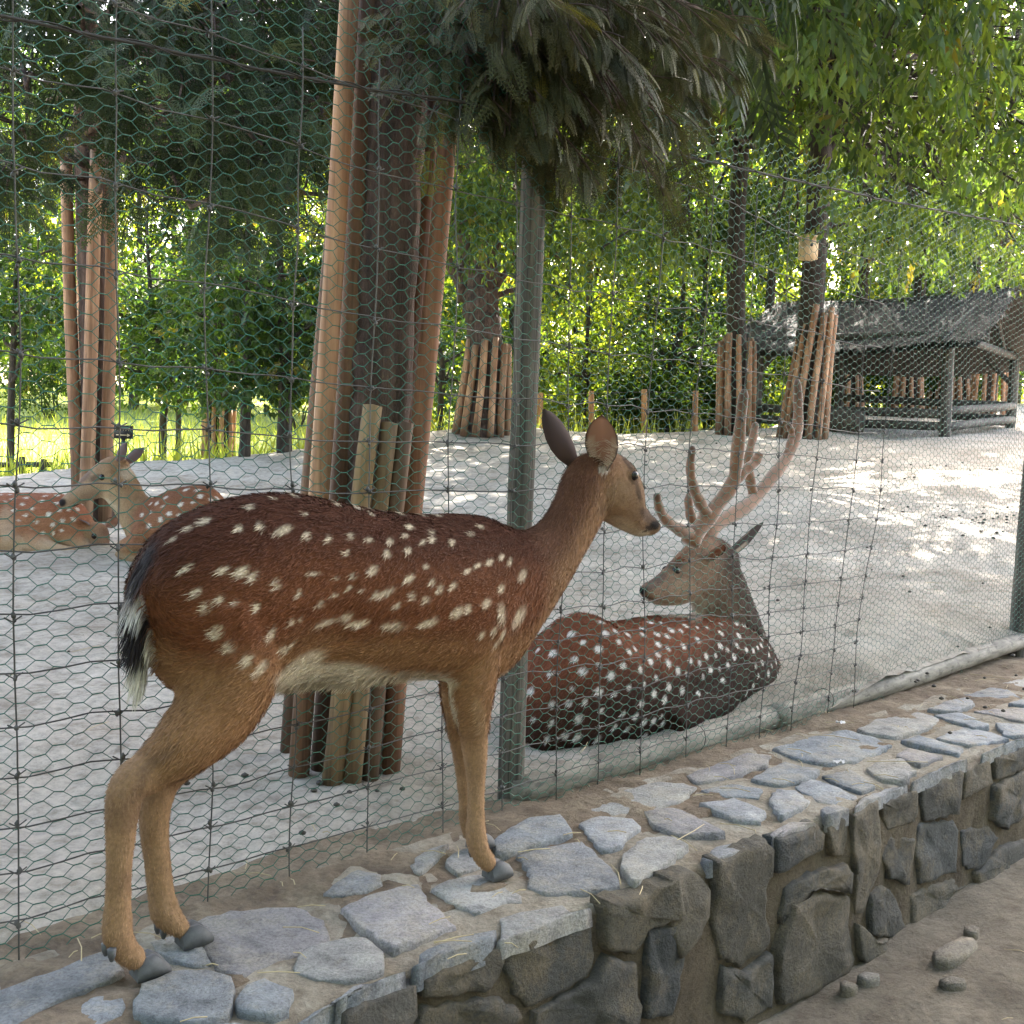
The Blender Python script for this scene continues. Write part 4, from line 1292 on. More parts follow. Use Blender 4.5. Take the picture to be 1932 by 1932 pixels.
    def extra(v, g, col):
        # tail: dark with a pale rim; dark and white patches round its root
        d = np.min([np.linalg.norm(v - (tl[k] * (1 - f) + tl[k + 1] * f), axis=1) for k in range(4) for f in (0, 0.33, 0.66)], axis=0)
        w = 1 - sstep(d, 0.022, 0.036)
        side = (v - tl[2]) @ D.e
        zf = sstep(v[:, 2], tl[3][2] - 0.012, tl[3][2] + 0.02)
        tc = np.array([0.022, 0.018, 0.02]) * np.ones((len(v), 1))
        wt = np.maximum(sstep(side, 0.010, 0.022), 1 - zf) * (v[:, 2] < tl[2][2] + 0.01)
        tc = tc * (1 - wt)[:, None] + np.array([0.6, 0.56, 0.48]) * wt[:, None]
        up = sstep(v[:, 2], tl[1][2] - 0.01, tl[1][2] + 0.035)
        wht = sstep(np.abs(vnoise(v, 25)), 0.06, 0.2) * sstep(v[:, 2], tl[1][2] - 0.03, tl[1][2]) * (1 - sstep(v[:, 2], tl[1][2] + 0.05, tl[1][2] + 0.08))
        tc = tc * (1 - wht)[:, None] + np.array([0.62, 0.6, 0.58]) * wht[:, None]
        for c, r in rump_w:
            q = 1 - sstep(np.linalg.norm((v - c) * [1, 1, 0.7], axis=1), r * 0.5, r)
            col = col * (1 - q)[:, None] + np.array([0.6, 0.57, 0.53]) * q[:, None]
        for c, r in rump_b:
            q = (1 - sstep(np.linalg.norm((v - c) * [1, 1, 0.6], axis=1), r * 0.5, r)) * 0.95
            col = col * (1 - q)[:, None] + np.array([0.025, 0.02, 0.022]) * q[:, None]
        w = w * (1 - up)
        col = col * (1 - w)[:, None] + tc * w[:, None]
        q = (1 - sstep(np.linalg.norm((v - hock) * [1, 1, 0.7], axis=1), 0.015, 0.055)) * 0.55
        col = col * (1 - q)[:, None] + np.array([0.10, 0.06, 0.04]) * q[:, None]
        xy = pxmap(D, v)
        hd = (g['bh'] < 1.7) * 1.0
        col = paint(col, xy, 1222, 976, 24, 11, 52, (0.075, 0.048, 0.036), 0.85, hd)      # dark muzzle ridge
        col = paint(col, xy, 1236, 991, 10, 11, 40, (0.014, 0.011, 0.011), 1.0, hd)      # nose pad
        col = paint(col, xy, 1224, 996, 9, 5.5, 25, (0.02, 0.014, 0.012), 0.9, hd)     # nostril
        col = paint(col, xy, 1214, 1007, 14, 7, -15, (0.5, 0.42, 0.32), 0.6, hd)         # pale lip
        col = paint(col, xy, 1219, 1002.5, 12, 1.6, -12, (0.03, 0.02, 0.018), 0.9, hd)   # mouth line
        col = paint(col, xy, 1205, 930, 5, 18, -14, (0.06, 0.04, 0.03), 0.7, hd)         # tear line
        col = paint(col, xy, 1195, 905, 13, 8, 60, (0.07, 0.045, 0.034), 0.75, hd)      # dark eyelid
        col = paint(col, xy, 1150, 960, 34, 20, 25, (0.15, 0.088, 0.052), 0.6, hd)       # cheek
        col = paint(col, xy, 1175, 985, 30, 10, 18, (0.34, 0.25, 0.17), 0.5, hd)         # pale jaw
        col = paint(col, xy, 1184, 872, 22, 6, 55, (0.06, 0.035, 0.025), 0.8, hd)        # dark brow
        col = paint(col, xy, 1170, 930, 26, 30, 0, (0.20, 0.135, 0.085), 0.5, hd)
        col = paint(col, xy, 1140, 884, 12, 10, 0, (0.5, 0.44, 0.38), 0.7, hd)
        bl_ = (np.abs((v - D.P) @ D.l) < 0.3) * 1.0
        col = paint(col, xy, 640, 1284, 120, 36, 0, (0.62, 0.55, 0.43), 0.95, (g['kl'] < 0.2) * 1.0)
        col = paint(col, xy, 570, 1262, 60, 24, -35, (0.6, 0.52, 0.4), 0.8)
        col = paint(col, xy, 800, 1290, 70, 18, 0, (0.6, 0.53, 0.41), 0.9)
        col = paint(col, xy, 905, 1350, 13, 42, -8, (0.42, 0.28, 0.165), 0.35)
        col = paint(col, xy, 850, 1330, 12, 50, -12, (0.6, 0.52, 0.4), 0.7)
        col = paint(col, xy, 300, 1430, 60, 12, -35, (0.12, 0.075, 0.05), 0.5)
        col = paint(col, xy, 262, 1485, 12, 40, 25, (0.14, 0.085, 0.055), 0.5)
        return col
    cf = lambda v: deer_colour(D, v, 0.70, PAL, 0.30, spot_fn, extra)
    col, g = cf(D.v)
    set_cols(D.me, col)
    root = empty('sika_doe', (P0 + D.e * 0.35), 'spotted brown doe standing on the wall outside the fence, sniffing through the netting', 'deer')
    org = world_loc(root)
    co = (D.v - org).astype(np.float32).ravel(); D.me.vertices.foreach_set('co', co); D.me.update()
    D.me.polygons.foreach_set('use_smooth', np.ones(len(D.me.polygons), bool))
    D.me.name = 'body'
    body = mesh_obj('body', D.me, M['fur'], root)
    belly = D.pt((640, 1290))
    def mean(p, g, L, W, comb):
        k = sstep(-g['ts'], 0.8, 1.0) * (g['ks'] < 0.62) * (g['ks'] > 0.25) * (g['bs'] < 1.2)
        k = sstep(-g['ts'], 0.8, 1.0) * sstep(g['ks'], 0.26, 0.32) * (1 - sstep(g['ks'], 0.46, 0.54)) * (g['bl'] > 1.08)
        L = L * (1 + 0.5 * k)
        comb = comb + np.array([0, 0, -0.8]) * k[:, None]
        comb = comb / (np.linalg.norm(comb, axis=1)[:, None] + 1e-9)
        d = np.min([np.linalg.norm(p - tl[i], axis=1) for i in range(5)], axis=0)
        t = 1 - sstep(d, 0.025, 0.05)
        L = L * (1 + 1.3 * t); W = W * (1 + 0.3 * t)
        comb = comb * (1 - t)[:, None] + (np.array([0, 0, -1.0]) - D.e * 0.25) * t[:, None]
        return L, W, comb
    fm = fur_mesh(D, cf, 95000, 0.017, 0.0016, 5, 0.2, mean)
    part('fur', fm, M['hair'], root)['kind'] = 'stuff'
    # ears
    fb = -D.e
    tc = CO - D.pt((1133, 840)); tc = tc / np.linalg.norm(tc)
    part('ear', ear(D, D.pt((1136, 888), 0.035), D.pt((1133, 786), 0.07), 0.045, tc + np.array([-0.25, 0, 0.0]), 1, 0.42), M['ear'], root)
    part('ear', ear(D, D.pt((1084, 880), -0.02), D.pt((1019, 774), -0.05), 0.044, np.array([-0.8, 0.55, 0.1]), 2, 0.45, outer=(0.045, 0.03, 0.028)), M['ear'], root)
    place_eyes(D, root, (1199, 906), 0.0135, 0.55)
    c = D.pt((1235, 992))
    for (pp, w, fx) in ((hn, N, 286), (fn, N, 944), (hf, Fw, 366), (ff, Fw, 920)):
        c = pp[-1].copy(); c[2] = TOP - 0.001
        part('hoof', hoof(c + D.e * 0.012, D.e + D.l * 0.05, 0.031), M['hoof'], root)
    for (px, w) in (((205, 1798), N), ((303, 1757), Fw), ((896, 1612), N)):
        for s2 in (-1, 1):
            q_ = D.pt(px, w) + D.l * (0.013 * s2)
            mb = MB(); mb.tube([q_ + np.array([0, 0, 0.012]), q_, q_ - np.array([0, 0, 0.010])], [0.008, 0.007, 0.003], 8)
            part('dewclaw', mb, M['hoof'], root)
    return D

# ---- the antlered stag lying behind the fence
def curve(pts, n):
    pts = np.asarray(pts, float); k = len(pts)
    tt = np.linspace(0, k - 1, n); i = np.clip(np.floor(tt).astype(int), 0, k - 2); f = (tt - i)[:, None]
    p0 = pts[np.clip(i - 1, 0, k - 1)]; p1 = pts[i]; p2 = pts[i + 1]; p3 = pts[np.clip(i + 2, 0, k - 1)]
    return 0.5 * (2 * p1 + (p2 - p0) * f + (2 * p0 - 5 * p1 + 4 * p2 - p3) * f ** 2 + (3 * p1 - p0 - 3 * p2 + p3) * f ** 3)
def finish(D, root, cf, nfur, flen, fwid, seed, lift=0.2):
    col, g = cf(D.v)
    set_cols(D.me, col)
    org = world_loc(root)
    D.me.vertices.foreach_set('co', (D.v - org).astype(np.float32).ravel()); D.me.update()
    D.me.polygons.foreach_set('use_smooth', np.ones(len(D.me.polygons), bool))
    D.me.name = 'body'
    mesh_obj('body', D.me, M['fur'], root)
    part('fur', fur_mesh(D, cf, nfur, flen, fwid, seed, lift), M['hair'], root)['kind'] = 'stuff'
def stag():
    c0 = fence_pt(0.75, 0.42, 0.46)
    D = Deer(c0, FU)
    R = D.ring
    g0 = 1440
    D.spine_loft([
        R((982, 1345), (984, 1400), 0.06), R((992, 1300), (996, 1432), 0.12), R((1020, 1240), (1025, 1440), 0.17), R((1060, 1188), (1068, 1440), 0.205), R((1102, 1156), (1112, 1440), 0.225), R((1140, 1172), (1144, 1436), 0.225), R((1182, 1172), (1184, 1432), 0.225), R((1240, 1163), (1240, 1420), 0.22),
        R((1310, 1160), (1310, 1402), 0.21), R((1370, 1163), (1362, 1385), 0.19), R((1412, 1185), (1392, 1372), 0.165), R((1436, 1215), (1372, 1330), 0.13), R((1428, 1182), (1340, 1245), 0.098),
        R((1410, 1125), (1322, 1175), 0.080), R((1390, 1070), (1305, 1130), 0.072), R((1370, 1030), (1300, 1100), 0.064)])
    D.head_loft([R((1392, 1045), (1340, 1118), 0.045), R((1360, 1016), (1318, 1130), 0.062), R((1326, 1012), (1295, 1138), 0.066), R((1298, 1032), (1278, 1143), 0.062), R((1274, 1056), (1262, 1144), 0.052), R((1252, 1078), (1246, 1143), 0.042),
                 R((1233, 1092), (1234, 1141), 0.035), R((1217, 1101), (1222, 1134), 0.030), R((1209, 1110), (1212, 1124), 0.016)])
    # haunch, folded legs
    D.leg([(1370, 1260, 55, 0.1), (1335, 1320, 46, 0.16), (1290, 1350, 36, 0.20), (1262, 1372, 28, 0.21), (1310, 1392, 18, 0.2), (1360, 1385, 14, 0.18)])
    D.leg([(1425, 1255, 46, 0.02), (1436, 1300, 38, 0.03), (1436, 1345, 28, 0.05), (1400, 1375, 20, 0.06)])
    D.blob((1103, 1166), (0.032, 0.032, 0.026), 0.0)
    D.blob((1283, 1055), (0.022, 0.022, 0.02), 0.050)
    D.skin(0.0085, 16)
    pal = dict(PAL)
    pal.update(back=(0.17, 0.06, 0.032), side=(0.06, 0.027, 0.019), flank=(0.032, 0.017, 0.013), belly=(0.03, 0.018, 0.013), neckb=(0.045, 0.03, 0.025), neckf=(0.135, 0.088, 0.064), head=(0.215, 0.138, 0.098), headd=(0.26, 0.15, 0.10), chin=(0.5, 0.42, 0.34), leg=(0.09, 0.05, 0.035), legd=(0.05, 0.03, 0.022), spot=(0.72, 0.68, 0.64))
    sf = scatter_spots(D, 330, 0.0138, 3, -0.95, 0.985, 0.02, 0.76)
    rr_ = np.random.default_rng(77)
    lsp = []
    while len(lsp) < 40:
        q_ = D.v[rr_.integers(0, len(D.v))]
        if q_[2] < c0[2] + 0.45 and all(np.linalg.norm(q_ - p_) > 0.05 for p_ in lsp):
            lsp.append(q_)
    def ex(v, g, col):
        for p_ in lsp:
            w = (1 - sstep(np.linalg.norm(v - p_, axis=1) / 0.0135, 0.5, 1.15)) * 0.8 * (g['bl'] < 1.35)
            col = col * (1 - w)[:, None] + np.array([0.6, 0.56, 0.52]) * w[:, None]
        xy = pxmap(D, v); hd = (g['bh'] < 1.8) * 1.0
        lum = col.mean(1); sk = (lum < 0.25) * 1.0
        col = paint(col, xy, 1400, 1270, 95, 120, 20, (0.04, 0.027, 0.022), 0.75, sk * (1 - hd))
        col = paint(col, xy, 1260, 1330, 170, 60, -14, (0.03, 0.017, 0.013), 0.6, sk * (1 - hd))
        col = paint(col, xy, 1236, 1098, 30, 12, -38, (0.10, 0.075, 0.065), 0.75, hd)
        col = paint(col, xy, 1211, 1116, 8, 9, 0, (0.014, 0.011, 0.011), 1.0, hd)
        col = paint(col, xy, 1217, 1113, 6, 4, -30, (0.012, 0.01, 0.01), 1.0, hd)
        col = paint(col, xy, 1228, 1134, 18, 5, 12, (0.5, 0.43, 0.38), 0.7, hd)
        col = paint(col, xy, 1226, 1129, 16, 1.8, 18, (0.03, 0.02, 0.018), 0.9, hd)
        col = paint(col, xy, 1274, 1066, 17, 10, -10, (0.09, 0.06, 0.05), 0.7, hd)
        col = paint(col, xy, 1290, 1110, 28, 22, 0, (0.34, 0.245, 0.18), 0.5, hd)
        col = paint(col, xy, 1316, 1150, 16, 30, 10, (0.42, 0.34, 0.27), 0.5)
        return col
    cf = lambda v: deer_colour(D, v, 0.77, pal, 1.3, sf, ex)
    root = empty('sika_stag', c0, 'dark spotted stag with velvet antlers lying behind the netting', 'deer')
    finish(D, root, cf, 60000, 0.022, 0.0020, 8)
    XA = lambda a, b: (1127 + 0.2291 * a, 724.5 + 0.2291 * b)
    def antler(parts_, w0, w1):
        mb = MB()
        for (pts, r0, r1, tip) in parts_:
            P = []
            for k, (a, b) in enumerate(pts):
                h = np.clip((1020 - XA(a, b)[1]) / 300.0, 0, 1)
                P.append(D.pt(XA(a, b), w0 + (w1 - w0) * h))
            P = curve(P, 26)
            rad = np.linspace(r0, r1, 26); rad[-1] *= 0.45; rad[-2] *= 0.8; rad[-3] *= 0.93
            rad = rad * (1 + 0.08 * np.sin(np.arange(26) * 1.1))
            c = np.tile(np.array([0.21, 0.105, 0.06]), (26, 1)) * (0.85 + 0.3 * rng.random((26, 1)))
            if tip:
                c[-7:] *= np.linspace(1, 0.35, 7)[:, None]
            mb.tube(P, rad, 14, True, c, 0.05)
        return mb
    part('antler', antler([([(760, 1320), (800, 1240), (865, 1160), (930, 1070), (1000, 980), (1080, 880), (1130, 760), (1150, 600), (1170, 400), (1190, 200), (1212, 45)], 0.037, 0.021, True),
                           ([(810, 1260), (730, 1225), (620, 1165), (540, 1085), (500, 985), (490, 900)], 0.027, 0.014, True),
                           ([(905, 1090), (850, 985), (790, 850), (765, 690), (785, 510)], 0.026, 0.014, True),
                           ([(1085, 870), (1190, 740), (1290, 650), (1340, 570)], 0.022, 0.019, False)], 0.045, 0.14), M['antler'], root)
    part('antler', antler([([(850, 1330), (910, 1240), (985, 1150), (1130, 1065), (1250, 985), (1350, 880), (1450, 755), (1540, 640), (1600, 530), (1645, 380), (1655, 220), (1652, 90), (1645, -40)], 0.037, 0.021, True),
                           ([(860, 1300), (820, 1190), (770, 1090), (750, 960), (765, 900)], 0.026, 0.014, True),
                           ([(1295, 950), (1265, 820), (1245, 620), (1285, 430), (1305, 320)], 0.023, 0.016, True),
                           ([(1560, 590), (1590, 480), (1600, 400), (1570, 330)], 0.018, 0.014, True)], -0.045, -0.16), M['antler'], root)
    part('ear', ear(D, D.pt((1366, 1054), -0.02), D.pt((1450, 990), -0.05), 0.042, D.l * 0.9 + np.array([0, 0, -0.35]), 3, 0.3, outer=(0.03, 0.028, 0.032), inner=(0.04, 0.03, 0.032), tufts=False), M['ear'], root)
    part('ear', ear(D, D.pt((1334, 1062), 0.045), D.pt((1366, 1032), 0.16), 0.036, -D.e * 0.2 + D.l * 0.5 + np.array([0, 0, -0.5]), 4, 0.5, outer=(0.2, 0.12, 0.085)), M['ear'], root)
    place_eyes(D, root, (1273, 1067), 0.0175)
    return D

# ---- two does resting farther back on the left
def doe_up():
    g = on_ground(250, 1058)
    D = Deer((g[0], g[1] + 0.12, g[2]), (-1, 0.12))
    R = D.ring
    D.spine_loft([R((432, 985), (432, 1010), 0.06), R((420, 945), (425, 1045), 0.13), R((392, 917), (392, 1058), 0.18), R((350, 918), (350, 1062), 0.19), R((320, 925), (318, 1062), 0.185), R((292, 938), (288, 1062), 0.16), R((275, 936), (258, 1040), 0.12),
                  R((268, 925), (236, 1000), 0.09), R((258, 905), (218, 968), 0.075), R((247, 885), (205, 950), 0.068), R((232, 872), (190, 935), 0.06)])
    D.head_loft([R((243, 872), (225, 935), 0.05), R((225, 860), (203, 938), 0.068), R((203, 862), (185, 941), 0.07), R((182, 876), (168, 945), 0.064), R((163, 893), (152, 951), 0.054), R((145, 912), (139, 957), 0.044), R((130, 927), (128, 961), 0.036), R((118, 938), (119, 960), 0.028), R((112, 944), (113, 955), 0.014)])
    D.leg([(285, 1000, 28, 0.1), (262, 1025, 24, 0.12), (240, 1032, 17, 0.14), (228, 1040, 13, 0.15), (250, 1054, 10, 0.15), (280, 1056, 8, 0.14)])
    D.leg([(390, 1000, 50, 0.1), (350, 1030, 35, 0.16), (310, 1045, 20, 0.2)])
    D.blob((186, 884), (0.035, 0.035, 0.03), 0.045)
    D.skin(0.011, 6)
    pal = dict(PAL); pal.update(back=(0.24, 0.105, 0.06), side=(0.27, 0.125, 0.07), flank=(0.32, 0.18, 0.10), neckb=(0.27, 0.16, 0.09), neckf=(0.40, 0.28, 0.17), head=(0.30, 0.205, 0.14), headd=(0.24, 0.15, 0.105), leg=(0.36, 0.25, 0.16), belly=(0.55, 0.45, 0.32), spot=(0.72, 0.66, 0.6))
    def ex(v, g, col):
        xy = pxmap(D, v); hd = (g['bh'] < 1.8) * 1.0
        col = paint(col, xy, 150, 905, 32, 10, -40, (0.15, 0.10, 0.085), 0.75, hd)
        col = paint(col, xy, 117, 948, 9, 9, 0, (0.016, 0.013, 0.014), 1.0, hd)
        col = paint(col, xy, 145, 954, 24, 4, -8, (0.6, 0.5, 0.38), 0.7, hd)
        col = paint(col, xy, 136, 955, 18, 1.6, -14, (0.04, 0.03, 0.025), 0.9, hd)
        col = paint(col, xy, 182, 902, 15, 8, -15, (0.09, 0.06, 0.05), 0.7, hd)
        col = paint(col, xy, 240, 892, 16, 14, 0, (0.6, 0.5, 0.4), 0.5, hd)
        return paint(col, xy, 200, 955, 24, 16, 20, (0.62, 0.54, 0.42), 0.5)
    sf = scatter_spots(D, 60, 0.016, 5, -0.4, 0.97, 0.03, 0.55)
    cf = lambda v: deer_colour(D, v, 0.56, pal, 0.5, sf, ex)
    root = empty('sika_doe', g, 'tan spotted doe lying on the sand with its head raised', 'deer')
    finish(D, root, cf, 22000, 0.022, 0.0035, 9, 0.15)
    part('ear', ear(D, D.pt((222, 868), 0.04), D.pt((242, 836), 0.09), 0.045, D.e * -0.4 + np.array([0, 0.6, 0]), 5, 0.4, outer=(0.12, 0.09, 0.09), tufts=False), M['ear'], root)
    part('ear', ear(D, D.pt((232, 876), -0.04), D.pt((273, 846), -0.10), 0.04, D.e * -0.3 + np.array([0, 0.7, 0]), 6, 0.4, outer=(0.12, 0.09, 0.09), tufts=False), M['ear'], root)
    place_eyes(D, root, (183, 901), 0.021)
    c = D.pt((285, 1058), 0.15); c[2] = float(gz(c[0], c[1])) + 0.01
    part('hoof', hoof(c, -D.e, 0.032), M['hoof'], root)
def doe_down():
    g = on_ground(70, 1040)
    D = Deer((g[0], g[1] + 0.18, g[2]), (-1, 0.05))
    R = D.ring
    D.spine_loft([R((-62, 985), (-62, 1010), 0.06), R((-45, 950), (-40, 1035), 0.12), R((-10, 932), (-5, 1043), 0.17), R((30, 930), (30, 1046), 0.185), R((75, 930), (75, 1046), 0.185), R((115, 932), (115, 1045), 0.17), R((145, 945), (140, 1040), 0.13), R((163, 965), (152, 1028), 0.09),
                  R((176, 985), (160, 1022), 0.07), R((190, 996), (172, 1024), 0.06)])
    D.head_loft([R((182, 985), (165, 1012), 0.055), R((196, 990), (172, 1018), 0.064), R((204, 1003), (174, 1026), 0.064), R((206, 1018), (178, 1035), 0.052), R((204, 1032), (182, 1044), 0.042), R((200, 1044), (184, 1052), 0.034), R((196, 1052), (187, 1056), 0.018)])
    D.leg([(30, 1000, 38, 0.1), (60, 1025, 26, 0.16), (100, 1038, 14, 0.2), (140, 1042, 10, 0.2)])
    D.leg([(-10, 980, 45, 0.08), (15, 1015, 36, 0.16), (45, 1038, 16, 0.22), (0, 1044, 10, 0.22)])
    D.leg([(130, 1010, 26, 0.06), (150, 1030, 15, 0.08), (175, 1043, 9, 0.05)])
    D.skin(0.011, 6)
    pal = dict(PAL); pal.update(back=(0.29, 0.115, 0.065), side=(0.34, 0.16, 0.09), flank=(0.40, 0.26, 0.16), neckb=(0.30, 0.17, 0.10), neckf=(0.38, 0.25, 0.15), head=(0.30, 0.19, 0.13), leg=(0.42, 0.29, 0.19), belly=(0.5, 0.4, 0.3), spot=(0.75, 0.70, 0.62))
    def ex(v, g, col):
        xy = pxmap(D, v); hd = (g['bh'] < 1.8) * 1.0
        col = paint(col, xy, 190, 1050, 10, 7, 0, (0.02, 0.016, 0.016), 1.0, hd)
        col = paint(col, xy, 180, 1040, 9, 9, 0, (0.12, 0.08, 0.065), 0.5, hd)
        return paint(col, xy, 12, 990, 16, 40, 0, (0.5, 0.38, 0.27), 0.6)
    sf = scatter_spots(D, 100, 0.015, 6, -0.3, 0.97, 0.03, 0.75)
    cf = lambda v: deer_colour(D, v, 0.80, pal, 0.5, sf, ex)
    root = empty('sika_doe', g, 'reddish spotted doe lying curled on the sand with its head lowered', 'deer')
    finish(D, root, cf, 16000, 0.022, 0.0035, 10, 0.15)
    part('ear', ear(D, D.pt((170, 995), 0.03), D.pt((147, 982), 0.08), 0.04, np.array([0, -0.3, -0.6]) + D.e * 0.2, 7, 0.4, outer=(0.10, 0.08, 0.08), tufts=False), M['ear'], root)
    part('ear', ear(D, D.pt((200, 994), -0.03), D.pt((222, 978), -0.06), 0.038, np.array([0, -0.5, -0.2]), 8, 0.4, outer=(0.12, 0.09, 0.09), tufts=False), M['ear'], root)
    place_eyes(D, root, (176, 1013), 0.020)
standing_doe()
stag()
doe_up()
doe_down()
#TREES
# ------------------------------------------------------------------ vegetation

def unit(a):
    return a / (np.linalg.norm(a, axis=-1, keepdims=True) + 1e-9)
def frond_template(two_level):
    V, F = [], []
    def leafl(a, d, L, w):
        n = np.array([-d[1], d[0], 0])
        i = len(V)
        V.extend([a - n * w * 0.35, a + d * L * 0.45 - n * w, a + d * L, a + d * L * 0.45 + n * w])
        F.append((i, i + 1, i + 2)); F.append((i, i + 2, i + 3))
    N = 9 if two_level else 7
    for k in range(N):
        x = 0.08 + 0.82 * k / (N - 1)
        for s in (-1, 1):
            L = 0.42 * (1 - 0.75 * x) + 0.06
            an = s * (0.85 - 0.3 * x)
            d = np.array([cos(an), sin(an), 0])
            a = np.array([x, 0, 0])
            if two_level:
                for q in range(3):
                    leafl(a + d * L * (0.25 + 0.27 * q), np.array([cos(an + 0.55), sin(an + 0.55), 0]), L * 0.36, 0.013)
                    leafl(a + d * L * (0.25 + 0.27 * q), np.array([cos(an - 0.55), sin(an - 0.55), 0]), L * 0.36, 0.013)
                leafl(a, d, L, 0.010)
            else:
                leafl(a, d, L, 0.034)
    leafl(np.array([0, 0, 0.0]), np.array([1.0, 0, 0]), 1.0, 0.014)
    V = np.array(V, float)
    V[:, 2] = -0.22 * V[:, 0] ** 2 - 0.25 * np.abs(V[:, 1])
    return V, np.array(F)
FR1, FR2 = frond_template(False), frond_template(True)
def frames(d, nrm):
    d = unit(d); s = unit(np.cross(nrm, d)); n = np.cross(d, s)
    return d, s, n
def add_fronds(mb, p, d, size, col, tmpl):
    n = len(p)
    up = np.array([0, 0, 1.0]) + rng.normal(0, 0.35, (n, 3))
    d, s, u = frames(d, up)
    T, F = tmpl
    V = p[:, None] + (d[:, None] * T[None, :, 0:1] + s[:, None] * T[None, :, 1:2] + u[:, None] * T[None, :, 2:3]) * size[:, None, None]
    m = len(T)
    f = (np.arange(n)[:, None, None] * m + F[None]).reshape(-1, 3)
    mb.add(V.reshape(-1, 3), f, np.repeat(col, m, axis=0))
def add_leaves(mb, p, d, nrm, size, ratio, col):
    n = len(p)
    d, s, u = frames(d, nrm)
    L = size[:, None]; W = L * ratio
    fold = 0.35
    V = np.stack([p, p + d * L * 0.45 + s * W * 0.5 + u * W * fold * 0.5, p + d * L - u * L * 0.10, p + d * L * 0.45 - s * W * 0.5 + u * W * fold * 0.5], 1)
    i = np.arange(n)[:, None] * 4
    mb.add(V.reshape(-1, 3), np.vstack([i + [[0, 1, 2]], i + [[0, 2, 3]]]), np.repeat(col, 4, axis=0))
def in_ball(n, bias=0.45):
    v = unit(rng.normal(0, 1, (n, 3)))
    return v * (rng.random(n) ** bias)[:, None]
PAL_LEAF = {
    'oak': [(0.06, 0.105, 0.032), (0.075, 0.12, 0.034), (0.10, 0.145, 0.038), (0.05, 0.09, 0.032)],
    'dark': [(0.025, 0.055, 0.018), (0.035, 0.07, 0.02), (0.05, 0.09, 0.025), (0.03, 0.06, 0.025)],
    'lime': [(0.10, 0.16, 0.03), (0.12, 0.175, 0.035), (0.14, 0.18, 0.04), (0.08, 0.14, 0.03)],
    'cypress': [(0.027, 0.046, 0.020), (0.034, 0.056, 0.024), (0.045, 0.068, 0.026), (0.024, 0.04, 0.019)],
    'olive': [(0.045, 0.05, 0.02), (0.062, 0.062, 0.026), (0.04, 0.046, 0.02), (0.085, 0.082, 0.038)]}
def leaf_cols(n, pal, yellow=0.02):
    P = np.array(PAL_LEAF[pal])
    c = P[rng.integers(0, len(P), n)] * rng.uniform(0.75, 1.3, (n, 1))
    y = rng.random(n) < yellow
    c[y] = np.array([0.15, 0.14, 0.03]) * rng.uniform(0.7, 1.2, (y.sum(), 1))
    return c
def lobe_leaves(mb, c, r, ntw, kind, pal, leaf=0.12, per=9, trunk=None, droop=0.7):
    c = np.asarray(c, float); r = np.asarray(r, float)
    q = in_ball(ntw)
    p = c + q * r
    out = unit(q * r + 1e-6)
    if kind == 'frond':
        d = out * np.array([1, 1, 0.3]) + np.array([0, 0, -droop]) + rng.normal(0, 0.35, p.shape)
        add_fronds(mb, p, d, leaf * rng.uniform(0.6, 1.25, ntw), leaf_cols(ntw, pal, 0.015), FR1 if per == 1 else FR2)
        return
    tw = unit(out * np.array([1, 1, 0.5]) + np.array([0, 0, -droop * 0.6]) + rng.normal(0, 0.4, p.shape))
    base_c = leaf_cols(ntw, pal, 0.02)
    P = np.repeat(p, per, axis=0); T = np.repeat(tw, per, axis=0); Cc = np.repeat(base_c, per, axis=0)
    n = len(P)
    t = np.tile(np.linspace(0, 1, per), ntw) * leaf * 2.6
    P = P + T * t[:, None] + rng.normal(0, leaf * 0.12, P.shape)
    d = T * 0.6 + rng.normal(0, 0.55, P.shape) + np.array([0, 0, -droop])
    nr = np.array([0, 0, 1.0]) + rng.normal(0, 0.55, P.shape)
    add_leaves(mb, P, d, nr, leaf * rng.uniform(0.65, 1.25, n), 0.36 if kind == 'long' else 0.55, Cc * rng.uniform(0.85, 1.2, (n, 1)))
def branch(mb, a, b, r0, r1, sag=0.15, n=9, seg=7):
    a = np.asarray(a, float); b = np.asarray(b, float)
    t = np.linspace(0, 1, n)[:, None]
    L = np.linalg.norm(b - a)
    P = a + (b - a) * t + np.array([0, 0, 1]) * np.sin(t * pi) * sag * L
    P[1:-1] += rng.normal(0, 0.022 * L, (n - 2, 3))
    mb.tube(P, np.linspace(r0, r1, n), seg, False)
    return P
def trunk_mesh(pts, rad, seg=20, sub=9, flare=1.5, rough=0.05):
    mb = MB()
    P = curve(pts, len(pts) * sub)
    n = len(P)
    R = np.interp(np.linspace(0, 1, n), np.linspace(0, 1, len(rad)), rad)
    R = R * (1 + (flare - 1) * np.exp(-np.linspace(0, 1, n) * 25))
    P = P.copy(); P[1:-1] += rng.normal(0, R[1:-1, None] * 0.03, (n - 2, 3))
    mb.tube(P, R, seg, True, (1, 1, 1), rough * 2)
    return mb, P, R
